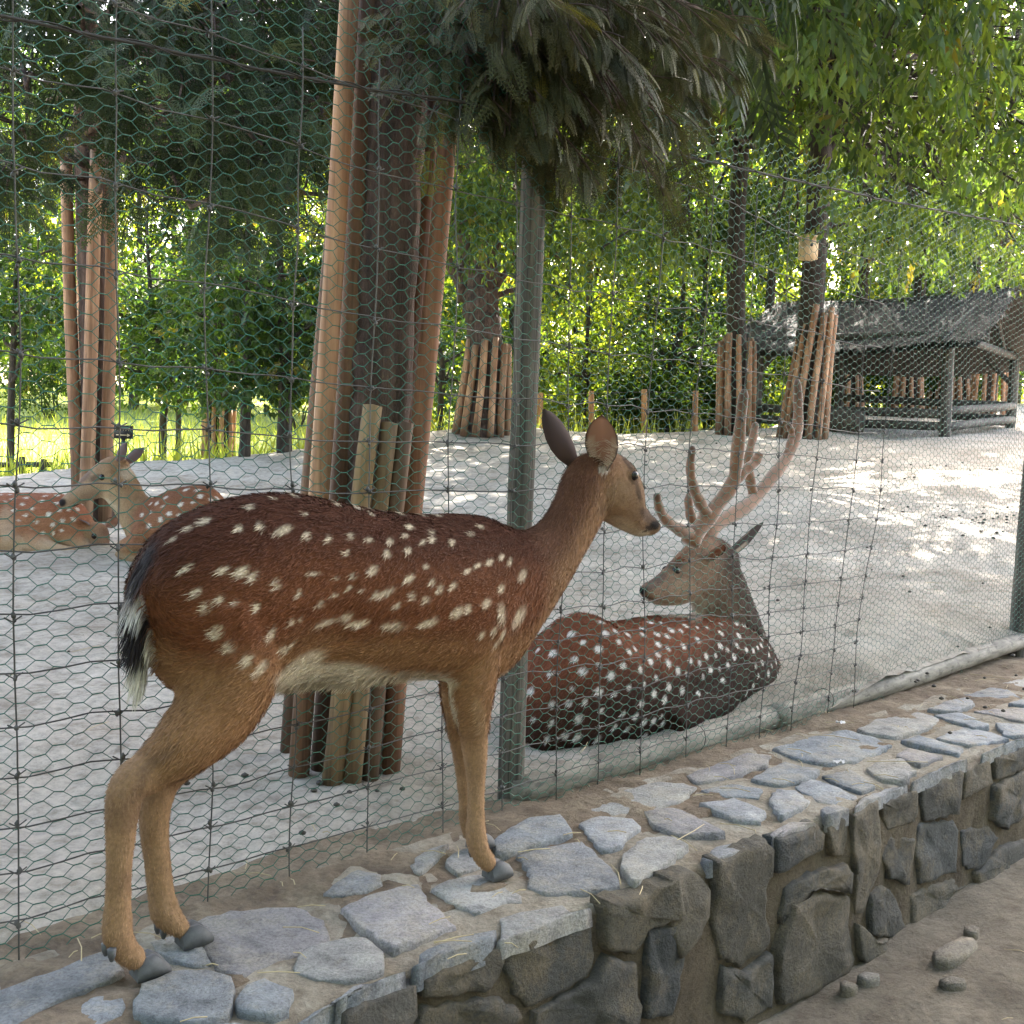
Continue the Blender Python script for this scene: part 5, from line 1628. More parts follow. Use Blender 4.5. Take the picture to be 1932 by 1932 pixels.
def tree(name, label, base, pts, rad, lobes, bark, leafmat, group=None, kind='long', pal='oak', leaf=0.12, per=9, droop=0.7, forks=(), limb_r=0.04, cat='tree', seg=18, flare=1.4, attach=0.4):
    root = empty(name, base, label, cat, group)
    mb, P, R = trunk_mesh(pts, rad, seg, flare=flare)
    for f in forks:
        branch(mb, f[0], f[1], f[2], f[3], 0.02, 10, 12)
    lm = MB()
    for L in lobes:
        c, r, n = np.asarray(L[0], float), L[1], L[2]
        if limb_r > 0:
            hd = np.linalg.norm(P[:, :2] - c[:2], axis=1)
            want = c[2] + (0.2 if kind == 'frond' else -0.35) * hd
            k = int(np.argmin(np.abs(P[:, 2] - want) + 0.15 * hd))
            k = max(k, int(len(P) * attach))
            B = branch(mb, P[k], c, min(limb_r, R[k] * 0.6), 0.012, 0.06)
            for s in range(4):
                e = c + in_ball(1)[0] * np.asarray(r) * 0.9
                branch(mb, B[-3 - s % 3], e, 0.011, 0.004, 0.05, 5, 4)
        lobe_leaves(lm, c, r, n, kind if len(L) < 4 else L[3], pal if len(L) < 5 else L[4], leaf if len(L) < 6 else L[5], per if len(L) < 7 else L[6], droop=droop)
    part('trunk', mb, bark, root)
    if lm.n:
        part('crown', lm, leafmat, root)
    return root
def px_lobes(xs, ys, d0, d1, r, n, jit=25, seed=1, *extra):
    rr = random.Random(seed)
    out = []
    for x in xs:
        for y in ys:
            d = rr.uniform(d0, d1)
            out.append((at_depth(x + rr.uniform(-jit, jit), y + rr.uniform(-jit, jit), d), (r * rr.uniform(0.8, 1.2), r * rr.uniform(0.8, 1.2), r * rr.uniform(0.65, 0.95)), n, *extra))
    return out
def up_lobes(c, spread, z0, z1, n, r, ntw, seed, *extra):
    rr = random.Random(seed)
    out = []
    for k in range(n):
        a = rr.uniform(0, 2 * pi); q = spread * sqrt(rr.random())
        out.append(((c[0] + cos(a) * q, c[1] + sin(a) * q, rr.uniform(z0, z1)), (r * rr.uniform(0.8, 1.3), r * rr.uniform(0.8, 1.3), r * rr.uniform(0.5, 0.8)), ntw, *extra))
    return out

def stake(mb, a, b, r, tone=(1, 1, 1)):
    k = random.uniform(0.75, 1.2)
    c = np.array([[0.45, 0.46, 0.48], [0.7, 0.68, 0.66], [0.95, 0.92, 0.9], [1, 1, 1], [1, 1, 1], [1, 0.98, 0.96], [0.95, 0.93, 0.9], [0.8, 0.8, 0.8]]) * k * np.asarray(tone)
    log(mb, a, b, r * 1.05, r * 0.93, 11, 8, r * 0.15, c)
def guard_px(label, stakes, base, tone=((1, 1, 1),), group='pole guards round the tree trunks'):
    g = empty('trunk_guard', base, label, 'tree guard', group)
    for si, (xt, yt, xb, yb, d, r) in enumerate(stakes):
        a = at_depth(xt, yt, d); b = at_depth(xb, yb, d)
        b[2] -= 0.03
        mb = MB(); stake(mb, b, a, r, tone[si % len(tone)])
        part('stake', mb, M['pole'], g)
    return g
def guard_ring(label, base, n, rb, rt, h, r, lean=(0, 0), seed=0, a0=0.0, hvar=0.05, group='pole guards round the tree trunks', band=False):
    rr = random.Random(seed)
    g = empty('trunk_guard', base, label, 'tree guard', group)
    b = np.asarray(base, float)
    for k in range(n):
        an = a0 + 2 * pi * k / n + rr.uniform(-0.08, 0.08)
        hh = h * (1 + rr.uniform(-hvar, hvar))
        lo = b + np.array([cos(an) * rb, sin(an) * rb, -0.06])
        hi = b + np.array([cos(an) * rt + lean[0] * hh, sin(an) * rt + lean[1] * hh, hh])
        mb = MB(); stake(mb, lo, hi, r * rr.uniform(0.88, 1.12))
        part('stake', mb, M['pole'], g)
    return g

# ---- the near conifer with its tall poles, just behind the fence
b1 = np.array([-0.435, 3.09, 0.44]); t1 = at_depth(757, 0, 3.09)
dv = (t1 - b1) / (t1[2] - b1[2])
pts = [b1 - dv * 0.1, b1 + dv * 0.7, b1 + dv * 1.5, b1 + dv * 2.3, b1 + dv * 3.6, b1 + dv * 6, b1 + dv * 9]
lob = []
lob += up_lobes((b1[0] + 0.6, b1[1] + 1.0), 2.3, 3.7, 7.5, 24, 0.75, 55, 4, 'frond', 'cypress', 0.42, 1)
near_tree = tree('conifer_tree', 'big reddish-barked conifer trunk ringed by tall poles just behind the netting', b1, pts, [0.105, 0.094, 0.092, 0.088, 0.08, 0.06, 0.03], lob, M['bark_red'], M['conifer'], None, 'frond', 'cypress', 0.3, 2, 0.8, limb_r=0.022, seg=28, flare=1.15)
# low boughs of the near conifer that hang in front of the cable, each with flat drooping sprays
bm, fm_ = MB(), MB()
for bi, bp in enumerate(([(770, -60, 3.08), (860, -20, 2.95), (950, 40, 2.85), (1100, 110, 2.95), (1240, 210, 3.2)], [(775, -140, 3.08), (1000, -60, 2.9), (1180, 20, 3.1), (1330, 110, 3.5)], [(770, 20, 3.05), (860, 60, 2.85), (940, 120, 2.75), (1010, 190, 2.75), (1070, 275, 2.8)],
                         [(775, -160, 3.05), (900, -80, 2.8), (1050, 40, 2.7), (1140, 150, 2.85), (1195, 290, 3.05)], [(770, -30, 3.05), (830, 30, 2.8), (875, 90, 2.7), (890, 165, 2.66)], [(775, -200, 3.05), (930, -60, 2.65), (1060, 10, 2.62), (1140, 90, 2.7)],
                         [(780, -220, 3.1), (1080, -80, 3.2), (1280, 0, 3.6), (1400, 60, 4.0)], [(770, -80, 3.05), (900, 0, 2.75), (1010, 90, 2.72), (1050, 160, 2.78)], [(780, -200, 3.1), (1120, -40, 3.0), (1230, 60, 3.2), (1290, 190, 3.5)])):
    P = curve([at_depth(*q_) for q_ in bp], 40)
    bm.tube(P, np.linspace(0.014, 0.004, 40), 6, False)
    T_ = unit(np.gradient(P, axis=0))
    pp, dd, ss = [], [], []
    for k in range(7, 40):
        for sg_ in (-1, 1):
            sd_ = unit(np.cross(T_[k], np.array([0, 0, 1.0]))) * sg_
            L_ = random.uniform(0.10, 0.26) * (1.1 - 0.5 * k / 40)
            d_ = unit(sd_ + T_[k] * random.uniform(0.3, 0.9) + np.array([0, 0, random.uniform(-0.9, -0.1)]) + rng.normal(0, 0.2, 3))
            Q = np.array([P[k] + d_ * L_ * f + np.array([0, 0, -0.25 * L_ * f * f]) for f in (0, 0.33, 0.66, 1.0)])
            bm.tube(Q, 0.0022, 4, False)
            for f in (0.3, 0.5, 0.7, 0.85, 1.0):
                if random.random() < 0.42: continue
                pp.append(P[k] + d_ * L_ * f + np.array([0, 0, -0.25 * L_ * f * f]))
                dd.append(d_ * 0.8 + T_[k] * random.uniform(-0.5, 0.7) + np.array([0, 0, random.uniform(-1.1, -0.1)]) + rng.normal(0, 0.3, 3))
                ss.append(random.uniform(0.055, 0.115))
    add_fronds(fm_, np.array(pp), np.array(dd), np.array(ss), leaf_cols(len(pp), 'olive', 0.03), FR2)
part('bough', bm, M['bark_red'], near_tree)
part('spray', fm_, M['conifer'], near_tree)
guard_px('tall peeled poles and short half logs around the big conifer behind the netting', [
    (671, -160, 566, 1446, 2.97, 0.029), (702, -120, 606, 1462, 3.04, 0.029), (850, 170, 737, 1440, 3.05, 0.029), (822, 120, 705, 1430, 3.2, 0.03), (640, 300, 545, 1430, 3.2, 0.03),
    (704, 768, 622, 1480, 2.93, 0.029), (735, 795, 660, 1476, 2.95, 0.026), (762, 800, 695, 1462, 2.98, 0.026)], (b1[0], b1[1], 0.44), ((0.95, 0.9, 0.85), (0.42, 0.38, 0.36), (0.62, 0.5, 0.45), (0.4, 0.32, 0.3), (0.4, 0.36, 0.34), (0.75, 0.85, 0.7), (0.62, 0.7, 0.6), (0.4, 0.4, 0.38)))

# ---- conifer on the left with poles
b2 = on_ground(172, 985); b2[1] += 0.15
t2 = at_depth(160, 60, b2[1])
dv = (t2 - b2) / (t2[2] - b2[2])
pts = [b2 - dv * 0.1, b2 + dv * 1.2, b2 + dv * 2.4, b2 + dv * 3.6, b2 + dv * 6, b2 + dv * 9]
lob = px_lobes(range(-40, 700, 88), (25, 110, 195, 275), 4.9, 7.4, 0.40, 25, 34, 5, 'frond', 'cypress', 0.26, 2)
lob += px_lobes(range(-40, 660, 110), (350,), 5.2, 7.4, 0.36, 20, 25, 6, 'frond', 'cypress', 0.25, 2)
lob = [l for l in lob if not (at_depth(45, 105, l[0][1])[0] < l[0][0] < at_depth(160, 105, l[0][1])[0] and at_depth(100, 300, l[0][1])[2] < l[0][2] < at_depth(100, 100, l[0][1])[2])]
def clear_of_poles(l):
    c = l[0]; q_ = (c - CO) @ CM
    x, y = CPX + FPX * q_[0] / -q_[2], CPX - FPX * q_[1] / -q_[2]
    return not (70 < x < 275 and y > 150)
lob = [l for l in lob if clear_of_poles(l)]
lob += px_lobes((60, 150, 240), (215, 300), b2[1] + 0.5, b2[1] + 1.6, 0.4, 16, 30, 38, 'frond', 'cypress', 0.26, 2)[1:]
lob += px_lobes(range(-60, 700, 130), (-60, -200), 5.0, 8.0, 0.6, 36, 30, 7, 'frond', 'cypress', 0.36, 1)
lob += up_lobes((b2[0] + 1.2, b2[1] - 0.3), 2.8, 5.2, 9.0, 20, 0.8, 50, 8, 'frond', 'cypress', 0.45, 1)
tree('conifer_tree', 'dark conifer with three tall poles standing behind the resting does', b2, pts, [0.12, 0.10, 0.095, 0.085, 0.07, 0.03], lob, M['bark_red'], M['conifer'], None, 'frond', 'cypress', 0.3, 1, 0.75, limb_r=0.02, attach=0.42)
guard_px('four tall peeled poles around the conifer behind the resting does', [
    (124, 300, 148, 980, b2[1] - 0.05, 0.046), (184, 280, 160, 992, b2[1] - 0.2, 0.05), (214, 300, 198, 985, b2[1] - 0.1, 0.046), (200, 300, 184, 985, b2[1] + 0.16, 0.045), (150, 320, 170, 975, b2[1] + 0.2, 0.045)], b2)

# ---- forked tree on the little mound
b3 = on_ground(908, 818)
q = lambda x, y: at_depth(x, y, b3[1])
pts = [b3 - [0, 0, 0.2], q(914, 740), q(914, 640), q(908, 560), q(918, 500), q(924, 430), q(935, 330), q(930, 150)]
forks = [(q(905, 575), q(862, 425), 0.2, 0.12), (q(862, 425), q(830, 250), 0.12, 0.05), (q(895, 600), q(835, 470), 0.12, 0.07), (q(930, 545), q(985, 470), 0.06, 0.03), (q(935, 560), q(990, 540), 0.05, 0.025)]
lob = px_lobes((850, 910, 970), (210, 285, 355, 420), 11.5, 15.5, 0.55, 50, 20, 9, 'long', 'oak', 0.12, 9) + px_lobes((1010, 1080), (360, 430, 500), 13, 17, 0.6, 40, 20, 10, 'broad', 'oak', 0.12, 9)
lob += up_lobes((b3[0] + 1.5, b3[1] + 4.0), 5.0, 7.5, 12, 30, 1.15, 70, 37, 'broad', 'oak', 0.2, 8)
lob += up_lobes((b3[0] + 0.3, b3[1] - 2.5), 4.0, 7.5, 13, 34, 1.1, 80, 11, 'broad', 'oak', 0.2, 8)
tree('forked_tree', 'reddish forked tree on the mound with a short ring of poles', b3, pts, [0.34, 0.30, 0.27, 0.26, 0.22, 0.19, 0.12, 0.05], lob, M['bark_red'], M['leaf'], None, 'long', 'oak', 0.13, 9, 0.7, forks=forks, limb_r=0.035, attach=0.72)
guard_ring('short ring of poles fanning out round the forked tree on the mound', b3, 13, 0.40, 0.31, 1.38, 0.052, (0.05, 0), 3, 0.2)

# ---- nest-box tree and its neighbour with drooping leaves
b4 = on_ground(1512, 828)
q = lambda x, y: at_depth(x, y, b4[1])
pts = [b4 - [0, 0, 0.2], q(1522, 700), q(1532, 560), q(1540, 420), q(1548, 300), q(1556, 200), q(1580, 60), q(1600, -300)]
forks = [(q(1545, 330), q(1612, 190), 0.10, 0.06), (q(1612, 190), q(1640, 20), 0.06, 0.03), (q(1540, 430), q(1600, 425), 0.07, 0.03)]
lob = px_lobes(range(1420, 2010, 88), (-70, 15, 90), 9.0, 13.5, 0.55, 24, 34, 12, 'long', 'oak', 0.15, 9)
lob += px_lobes(range(1660, 2010, 84), (165, 235, 305, 370), 10.0, 15.0, 0.52, 22, 30, 13, 'long', 'oak', 0.15, 9)
lob += px_lobes(range(1660, 2010, 90), (430, 485), 13.0, 17.5, 0.5, 24, 18, 14, 'long', 'oak', 0.14, 9)
lob += px_lobes((1470, 1600), (170, 215), 12.0, 15.0, 0.4, 22, 18, 35, 'long', 'oak', 0.14, 9)
lob += up_lobes((b4[0] + 2.6, b4[1] + 2.0), 5.0, 8.5, 12.5, 30, 1.15, 60, 36, 'broad', 'oak', 0.2, 8)
lob += up_lobes((b4[0] - 1.0, b4[1] - 4.5), 5.0, 8.5, 13, 40, 1.2, 85, 15, 'broad', 'oak', 0.22, 8)
lob += px_lobes(range(1440, 1640, 70), (270, 350, 430), 18.6, 20.0, 0.5, 26, 25, 33, 'long', 'oak', 0.14, 9)
tree('oak_tree', 'straight dark oak bearing the pale nest box, poles round its foot', b4, pts, [0.24, 0.21, 0.195, 0.185, 0.175, 0.16, 0.12, 0.06], lob, M['bark_dark'], M['leaf'], None, 'long', 'oak', 0.13, 9, 0.85, forks=forks, limb_r=0.04, attach=0.72)
guard_ring('tall leaning ring of poles round the nest box oak', b4, 11, 0.36, 0.24, 2.12, 0.055, (0.09, 0), 4, 0.1)
b5 = on_ground(1388, 822)
q = lambda x, y: at_depth(x, y, b5[1])
pts = [b5 - [0, 0, 0.2], q(1390, 700), q(1388, 560), q(1390, 420), q(1398, 300), q(1405, 200), q(1420, 0)]
lob = px_lobes(range(1250, 1430, 70), (-30, 45, 120, 190), 10.0, 15.0, 0.5, 22, 26, 16, 'long', 'oak', 0.14, 9) + px_lobes((1120, 1180, 1240, 1300), (260, 330, 395, 450), 14.0, 18.0, 0.5, 26, 24, 17, 'long', 'oak', 0.14, 9)
lob += up_lobes((b5[0] - 1, b5[1] - 8), 4.2, 7.8, 11, 26, 1.1, 70, 18, 'broad', 'oak', 0.22, 8)
tree('oak_tree', 'slimmer dark oak left of the thatched shelter, poles round its foot', b5, pts, [0.19, 0.165, 0.155, 0.145, 0.13, 0.11, 0.06], lob, M['bark_dark'], M['leaf'], None, 'long', 'oak', 0.13, 9, 0.85, limb_r=0.035, attach=0.7)
guard_ring('ring of poles round the slim oak left of the shelter', b5, 10, 0.30, 0.27, 1.62, 0.052, (-0.04, 0), 5, 0.3)

# ---- nest box
c = at_depth(1525, 470, b4[1] - 0.30)
nb = empty('nest_box', c, 'pale wooden nest box with a round hole on the dark oak trunk', 'nest box')
mb = MB(); mb.box(c, (0.24, 0.2, 0.34), 0.25); part('box', mb, M['box'], nb, False)
mb = MB(); mb.box(c + [0.0, -0.02, 0.185], (0.28, 0.26, 0.025), 0.25); part('lid', mb, M['box'], nb, False)
mb = MB(); f_ = np.array([sin(0.25), -cos(0.25), 0]); mb.tube([c + f_ * 0.09 + [-0.0, 0, 0.05], c + f_ * 0.103 + [0.0, 0, 0.05]], 0.026, 14); part('entrance_hole', mb, M['black'], nb)

# ---- slim trees along the crest on the left, one with poles
def slim(px, py, r, top, fork, label, seed, d=None, n=40, pal='dark'):
    b = on_ground(px, py) if d is None else at_depth(px, py, d)
    if d is not None:
        b[2] = max(float(gz(b[0], b[1])), float(mz(b[0], b[1])))
    q = lambda x, y: at_depth(x, y, b[1])
    pts = [b - [0, 0, 0.25], q(px + 1, py - 70), q(px + 4, py - 150), q(top[0], top[1]), q(top[0] + (top[0] - px) * 0.4, top[1] - 160)]
    fk = [(q(px + 2, py - 90 - 12 * k), q(*f), r * 0.6, r * 0.25) for k, f in enumerate(fork)]
    lob = px_lobes((top[0] - 75, top[0], top[0] + 75), (top[1] - 40, top[1] + 40, top[1] + 115), b[1] - 1.0, b[1] + 1.2, 0.55, n, 22, seed, 'broad', pal, 0.115, 9)
    lob += up_lobes((b[0], b[1]), 1.8, b[2] + 4.6, b[2] + 6.5, 7, 0.9, 45, seed + 50, 'broad', pal, 0.16, 8)
    return tree('slim_tree', label, b, pts, [r * 1.1, r, r * 0.9, r * 0.6, r * 0.3], lob, M['bark_dark'], M['leaf'], 'slim trees along the crest', 'broad', pal, 0.1, 9, 0.45, forks=fk, limb_r=0.03, seg=12), b
_, b6 = slim(412, 857, 0.20, (420, 480), [(360, 520), (470, 560), (500, 500)], 'thick dark forked tree with a half ring of poles at the crest', 60, n=44)
guard_ring('narrow half-height ring of poles round the thick dark tree at the crest', b6, 10, 0.25, 0.24, 0.85, 0.038, (0, 0), 6, 0.2, 0.14)
slim(537, 852, 0.095, (530, 560), [(590, 690), (510, 650)], 'forked slim dark tree beside the big pole guard on the crest', 61)
slim(462, 857, 0.07, (466, 580), [(490, 690)], 'straight thin dark tree just right of the poled crest tree', 62)
slim(307, 868, 0.065, (285, 560), [(330, 640), (262, 640)], 'thin dark leaning tree right of the left conifer poles', 63)
slim(336, 860, 0.045, (350, 620), [(318, 690)], 'thinnest bare stem between the crest trees on the left', 64, n=22)
slim(20, 830, 0.05, (30, 520), [(50, 600)], 'small leafy tree at the far left behind the rail', 65, d=15)
slim(1100, 835, 0.06, (1110, 600), [(1130, 650)], 'slim tree behind the far posts beside the doe ears', 66, d=22, n=34, pal='lime')
slim(1265, 832, 0.10, (1285, 610), [(1240, 640)], 'leaning dark tree behind the far post row', 67, d=23, n=34, pal='dark')
slim(1302, 832, 0.10, (1325, 600), [(1340, 650)], 'dark tree behind the last far post', 68, d=24, n=34, pal='dark')
slim(830, 835, 0.06, (820, 620), [(850, 690), (800, 680)], 'thin spreading tree left of the mound', 69, d=21, n=34, pal='dark')
slim(655, 845, 0.06, (640, 560), [(690, 640)], 'thin tree hidden behind the big conifer poles', 70, d=18, n=34, pal='dark')

# ---- backdrop trees beyond the crest: three crowns shared by many trees
protos = []
for k, (pal, leaf) in enumerate((('lime', 0.17), ('dark', 0.17), ('lime', 0.20), ('oak', 0.18))):
    lm = MB(); rr = random.Random(80 + k)
    for j in range(46):
        a = rr.uniform(0, 2 * pi); h = rr.uniform(0.6, 7.5); R_ = np.interp(h, [0.6, 2, 4.5, 7.5], [1.7, 2.6, 2.5, 1.0]) * sqrt(rr.random())
        lobe_leaves(lm, (cos(a) * R_, sin(a) * R_, h), (0.85, 0.85, 0.6), 19, 'broad', pal, leaf, 8, droop=0.4)
    cm = lm.mesh('crown'); cm.materials.append(M['farleaf'])
    tm = MB(); P = curve([(0, 0, -0.4), (0.05, 0, 1.5), (0.1, 0.1, 3.5), (0.0, 0.1, 7)], 16); tm.tube(P, np.linspace(0.16, 0.04, 16), 10)
    for j in range(9):
        a = rr.uniform(0, 2 * pi); h = rr.uniform(1.2, 4.5)
        branch(tm, (0.08, 0.05, h), (cos(a) * 1.8, sin(a) * 1.8, h + rr.uniform(0.8, 2)), 0.05, 0.015, 0.05, 7, 6)
    tm = tm.mesh('trunk'); tm.materials.append(M['bark_dark'])
    protos.append((cm, tm))
BK = ['pale green leafy tree', 'dark green leafy tree', 'bright green leafy tree', 'mid green leafy tree']
LM = [(100, 'beyond the low rail fence'), (200, 'past the left conifer poles'), (300, 'right of the left conifer'), (400, 'left of the poled crest tree'), (480, 'behind the poled crest tree'), (580, 'behind the forked crest tree'), (660, 'left of the big conifer'), (740, 'behind the big conifer'),
      (830, 'right of the big conifer'), (900, 'left of the forked mound tree'), (980, 'behind the forked mound tree'), (1060, 'behind the fence post'), (1130, 'behind the first far posts'), (1190, 'between two far posts'), (1260, 'behind the second far post'), (1330, 'behind the third far post'),
      (1390, 'behind the slim oak'), (1460, 'between the two oaks'), (1540, 'behind the nest box oak'), (1630, 'above the shelter left end'), (1720, 'above the shelter roof'), (1800, 'above the shelter ridge'), (1880, 'behind the shelter gable'), (1960, 'right of the shelter gable'), (9999, 'beyond the shelter on the right')]
spots_ = [(-60, 40, 1, 1.35), (40, 46, 0, 1.5), (150, 42, 2, 1.4), (250, 40, 1, 1.3), (345, 44, 0, 1.4), (430, 40, 1, 1.3), (520, 46, 2, 1.5), (610, 40, 0, 1.35), (700, 38, 1, 1.3), (790, 34, 0, 1.15), (870, 33, 2, 1.2), (950, 26, 1, 0.9), (1020, 31, 0, 1.15), (1090, 28, 2, 1.0),
          (1160, 36, 0, 1.3), (1215, 27, 1, 0.8), (1290, 33, 2, 1.15), (1350, 29, 1, 0.85), (1420, 38, 0, 1.3), (1500, 33, 2, 1.15), (1580, 36, 3, 1.2), (1670, 32, 1, 1.05), (1750, 37, 0, 1.2), (1830, 33, 3, 1.1), (1910, 38, 2, 1.25), (1990, 34, 1, 1.1),
          (-100, 56, 2, 1.8), (100, 60, 0, 1.8), (320, 58, 2, 1.9), (560, 60, 0, 1.9), (780, 48, 2, 1.6), (1000, 46, 0, 1.6), (1230, 48, 2, 1.6), (1470, 50, 0, 1.6), (1700, 50, 2, 1.6), (1950, 52, 0, 1.7)]
for i, (px, d, k, s) in enumerate(spots_):
    p = at_depth(px, 840, d)
    zg = max(float(mz(p[0], d)), float(gz(p[0], d)) if px > 1400 else 0)
    where = next(w for lim, w in LM if px < lim)
    lab = ('%s in the wood, %s row, %s' % (BK[k], 'front' if i < 26 else 'rear', where))
    o = empty('woodland_tree', (p[0], p[1], zg), lab, 'tree', 'woodland trees beyond the meadow')
    o.rotation_euler = (0, 0, random.uniform(0, 6.28)); s *= random.uniform(0.92, 1.1); o.scale = (s, s, s * random.uniform(0.95, 1.2))
    mesh_obj('crown', protos[k][0], M['farleaf'], o); mesh_obj('trunk', protos[k][1], M['bark_dark'], o)
for i, (x, y, k, s) in enumerate(((-4.6, -2.6, 1, 1.2), (0.2, -5.2, 3, 1.2), (4.6, -3.6, 1, 1.15), (8.2, -0.4, 3, 1.2), (-9, -1.5, 3, 1.2), (3, -10, 1, 1.4), (-5, -9, 3, 1.4), (11, -6, 1, 1.4))):  # unseen trees behind the camera, added to cut the frontal sky light
    o = empty('woodland_tree', (x, y, 0.0), 'unseen leafy tree added across the path for shade', 'tree', 'unseen trees added across the path for shade')
    o.rotation_euler = (0, 0, i * 1.3); o.scale = (s, s, s * 1.15)
    mesh_obj('crown', protos[k][0], M['farleaf'], o); mesh_obj('trunk', protos[k][1], M['bark_dark'], o)
# shrubs at the far meadow edge on the left and low dark understorey behind the posts
def shrub(px, py, d, r, pal, label, n=90, leaf=0.12):
    c = at_depth(px, py, d); g = float(max(gz(c[0], c[1]), mz(c[0], c[1])))
    root = empty('shrub', (c[0], c[1], g), label, 'shrub', 'shrubs at the edge of the wood')
    lm = MB()
    for k in range(9):
        a = random.uniform(0, 6.28); q_ = r * 0.6 * sqrt(random.random()); h = random.uniform(0.25, 1.0) * r * 1.3
        lobe_leaves(lm, (c[0] + cos(a) * q_, c[1] + sin(a) * q_, g + h), (r * 0.5, r * 0.5, r * 0.4), n, 'broad', pal, leaf, 7, droop=0.3)
    tm = MB()
    for k in range(5):
        a = random.uniform(0, 6.28)
        branch(tm, (c[0], c[1], g - 0.1), (c[0] + cos(a) * r * 0.5, c[1] + sin(a) * r * 0.5, g + r), 0.03, 0.01, 0.05, 6, 5)
    part('stem', tm, M['bark_dark'], root); part('foliage', lm, M['farleaf'], root)
shrub(95, 800, 34, 2.0, 'dark', 'rounded dull green shrub in the meadow on the left')
shrub(560, 820, 34, 1.5, 'lime', 'bright shrub in the meadow behind the crest trees')
shrub(1240, 800, 21.5, 1.1, 'dark', 'low dark evergreen shrub behind the far posts')
shrub(1345, 790, 22.5, 1.3, 'dark', 'dark evergreen shrub left of the shelter poles')
shrub(1050, 800, 22, 1.2, 'lime', 'yellow green shrub beyond the far posts')
shrub(1560, 780, 27, 1.5, 'dark', 'dark shrub seen under the shelter roof')
shrub(1690, 770, 27, 1.6, 'dark', 'wide dark shrub behind the shelter posts')
shrub(1830, 760, 26, 1.5, 'dark', 'dark shrub behind the right shelter post')
# meadow grass
n = 42000
d = rng.uniform(0, 1, n) ** 1.6 * 40 + 12; x = (rng.random(n) * 1.25 - 0.62) * d
k = (d > crest(x) - 0.2)
d, x = d[k], x[k]; n = len(d)
z = np.maximum(gz(x, d), mz(x, d))
h = rng.uniform(0.15, 0.55, n); an = rng.uniform(0, 6.28, n)
p = np.stack([x, d, z], 1); sd = np.stack([np.cos(an), np.sin(an), np.zeros(n)], 1) * rng.uniform(0.008, 0.02, n)[:, None]
tp = p + np.stack([rng.normal(0, 0.12, n), rng.normal(0, 0.12, n), h], 1)
mb = MB(); i = np.arange(n)[:, None] * 3
gc = np.array([0.28, 0.35, 0.09]) * rng.uniform(0.6, 1.4, (n, 1)) + rng.random((n, 1)) * np.array([0.08, 0.05, 0.0])
mb.add(np.stack([p - sd, p + sd, tp], 1).reshape(-1, 3), i + [[0, 1, 2]], np.repeat(gc, 3, axis=0))
tag(part('meadow_grass', mb, M['grass']), 'sunlit tall grass of the meadow beyond the crest', 'grass', kind='stuff')

# ------------------------------------------------------------------ thatched shelter
RL, RR = at_depth(1500, 582, 22.6), at_depth(1882, 545, 20.0)
e_ = unit(np.array([RR[0] - RL[0], RR[1] - RL[1], 0.0]))
h_ = np.array([e_[1], -e_[0], 0.0])
if h_[1] > 0: h_ = -h_
Lr = np.linalg.norm((RR - RL)[:2])
zr = (RL[2] + RR[2]) / 2 + 0.08
SP, DROP = 2.45, 1.2
gs = float(gz(RR[0] - 1.5, RR[1] - 1.0)); 
org = np.array([RL[0], RL[1], 0.0])
S = lambda a, b, z: org + e_ * a + h_ * b + np.array([0, 0, z])
ge = zr - DROP
sh_c = S(Lr / 2, 0, gs)
shed = empty('thatched_shelter', sh_c, 'open log shelter with grey thatched roof at the back of the enclosure', 'shelter')
def roof_side(sg):
    A = np.arange(-0.35, Lr + 0.36, 0.12); Bv = np.linspace(0, SP, 16)
    def fn(a, b):
        sag = -0.10 * np.sin(np.clip(a / Lr, 0, 1) * pi)
        ex = 0.35 * (b / SP) * np.where(a < 0.2, -1, np.where(a > Lr - 0.2, 1, 0))
        z = zr - DROP * (b / SP) ** 0.92 + sag
        P = org + e_ * (a + ex * 0.5)[:, None] + h_ * (sg * b)[:, None]
        P[:, 2] = z
        P += np.stack([vnoise(P, 3), vnoise(P + 3, 3), vnoise(P + 6, 3)], 1) * 0.05
        return P
    return A, Bv, fn
rf = None
tb = MB()
for sg in (1, -1):
    A, Bv, fn = roof_side(sg)
    g1 = grid_mesh(A, Bv, fn)
    v = g1.v[0]; f = g1.f[4][0]
    lo = v - np.array([0, 0, 0.12])
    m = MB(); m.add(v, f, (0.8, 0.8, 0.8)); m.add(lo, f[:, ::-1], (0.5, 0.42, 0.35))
    o = part('roof_slope', m, M['thatch'], shed)
    t = MB(); n = 5200
    a = rng.uniform(-0.4, Lr + 0.4, n); b = rng.uniform(0, SP * 1.0, n)
    p = fn(a, b); p2 = fn(a + rng.normal(0.0, 0.10, n), b + rng.uniform(0.18, 0.42, n))
    out = np.array([0, 0, 1.0]) * 0.045 + h_ * sg * 0.02
    p2 = p2 + out * rng.uniform(0.2, 1.6, (n, 1)); p = p + np.array([0, 0, 0.012])
    sd = e_ * rng.uniform(0.006, 0.014, (n, 1))
    V = np.stack([p - sd, p + sd, p2], 1).reshape(-1, 3); i = np.arange(n)[:, None] * 3
    c = rng.uniform(0.6, 1.1, (n, 1)) * np.array([1, 0.97, 0.95])
    t.add(V, i + [[0, 1, 2]], np.repeat(c, 3, axis=0))
    part('thatch_straw', t, M['thatch'], o)['kind'] = 'stuff'
mb = MB(); P = S(0, 0, zr + 0.05); n = 900
a = rng.uniform(-0.3, Lr + 0.4, n); p = org + e_ * a[:, None]; p[:, 2] = zr + 0.0 - 0.10 * np.sin(np.clip(a / Lr, 0, 1) * pi)
p2 = p + h_ * rng.uniform(-0.35, 0.35, (n, 1)) + e_ * rng.normal(0, 0.1, (n, 1)); p2[:, 2] += rng.uniform(-0.1, 0.09, n); sd = e_ * 0.01
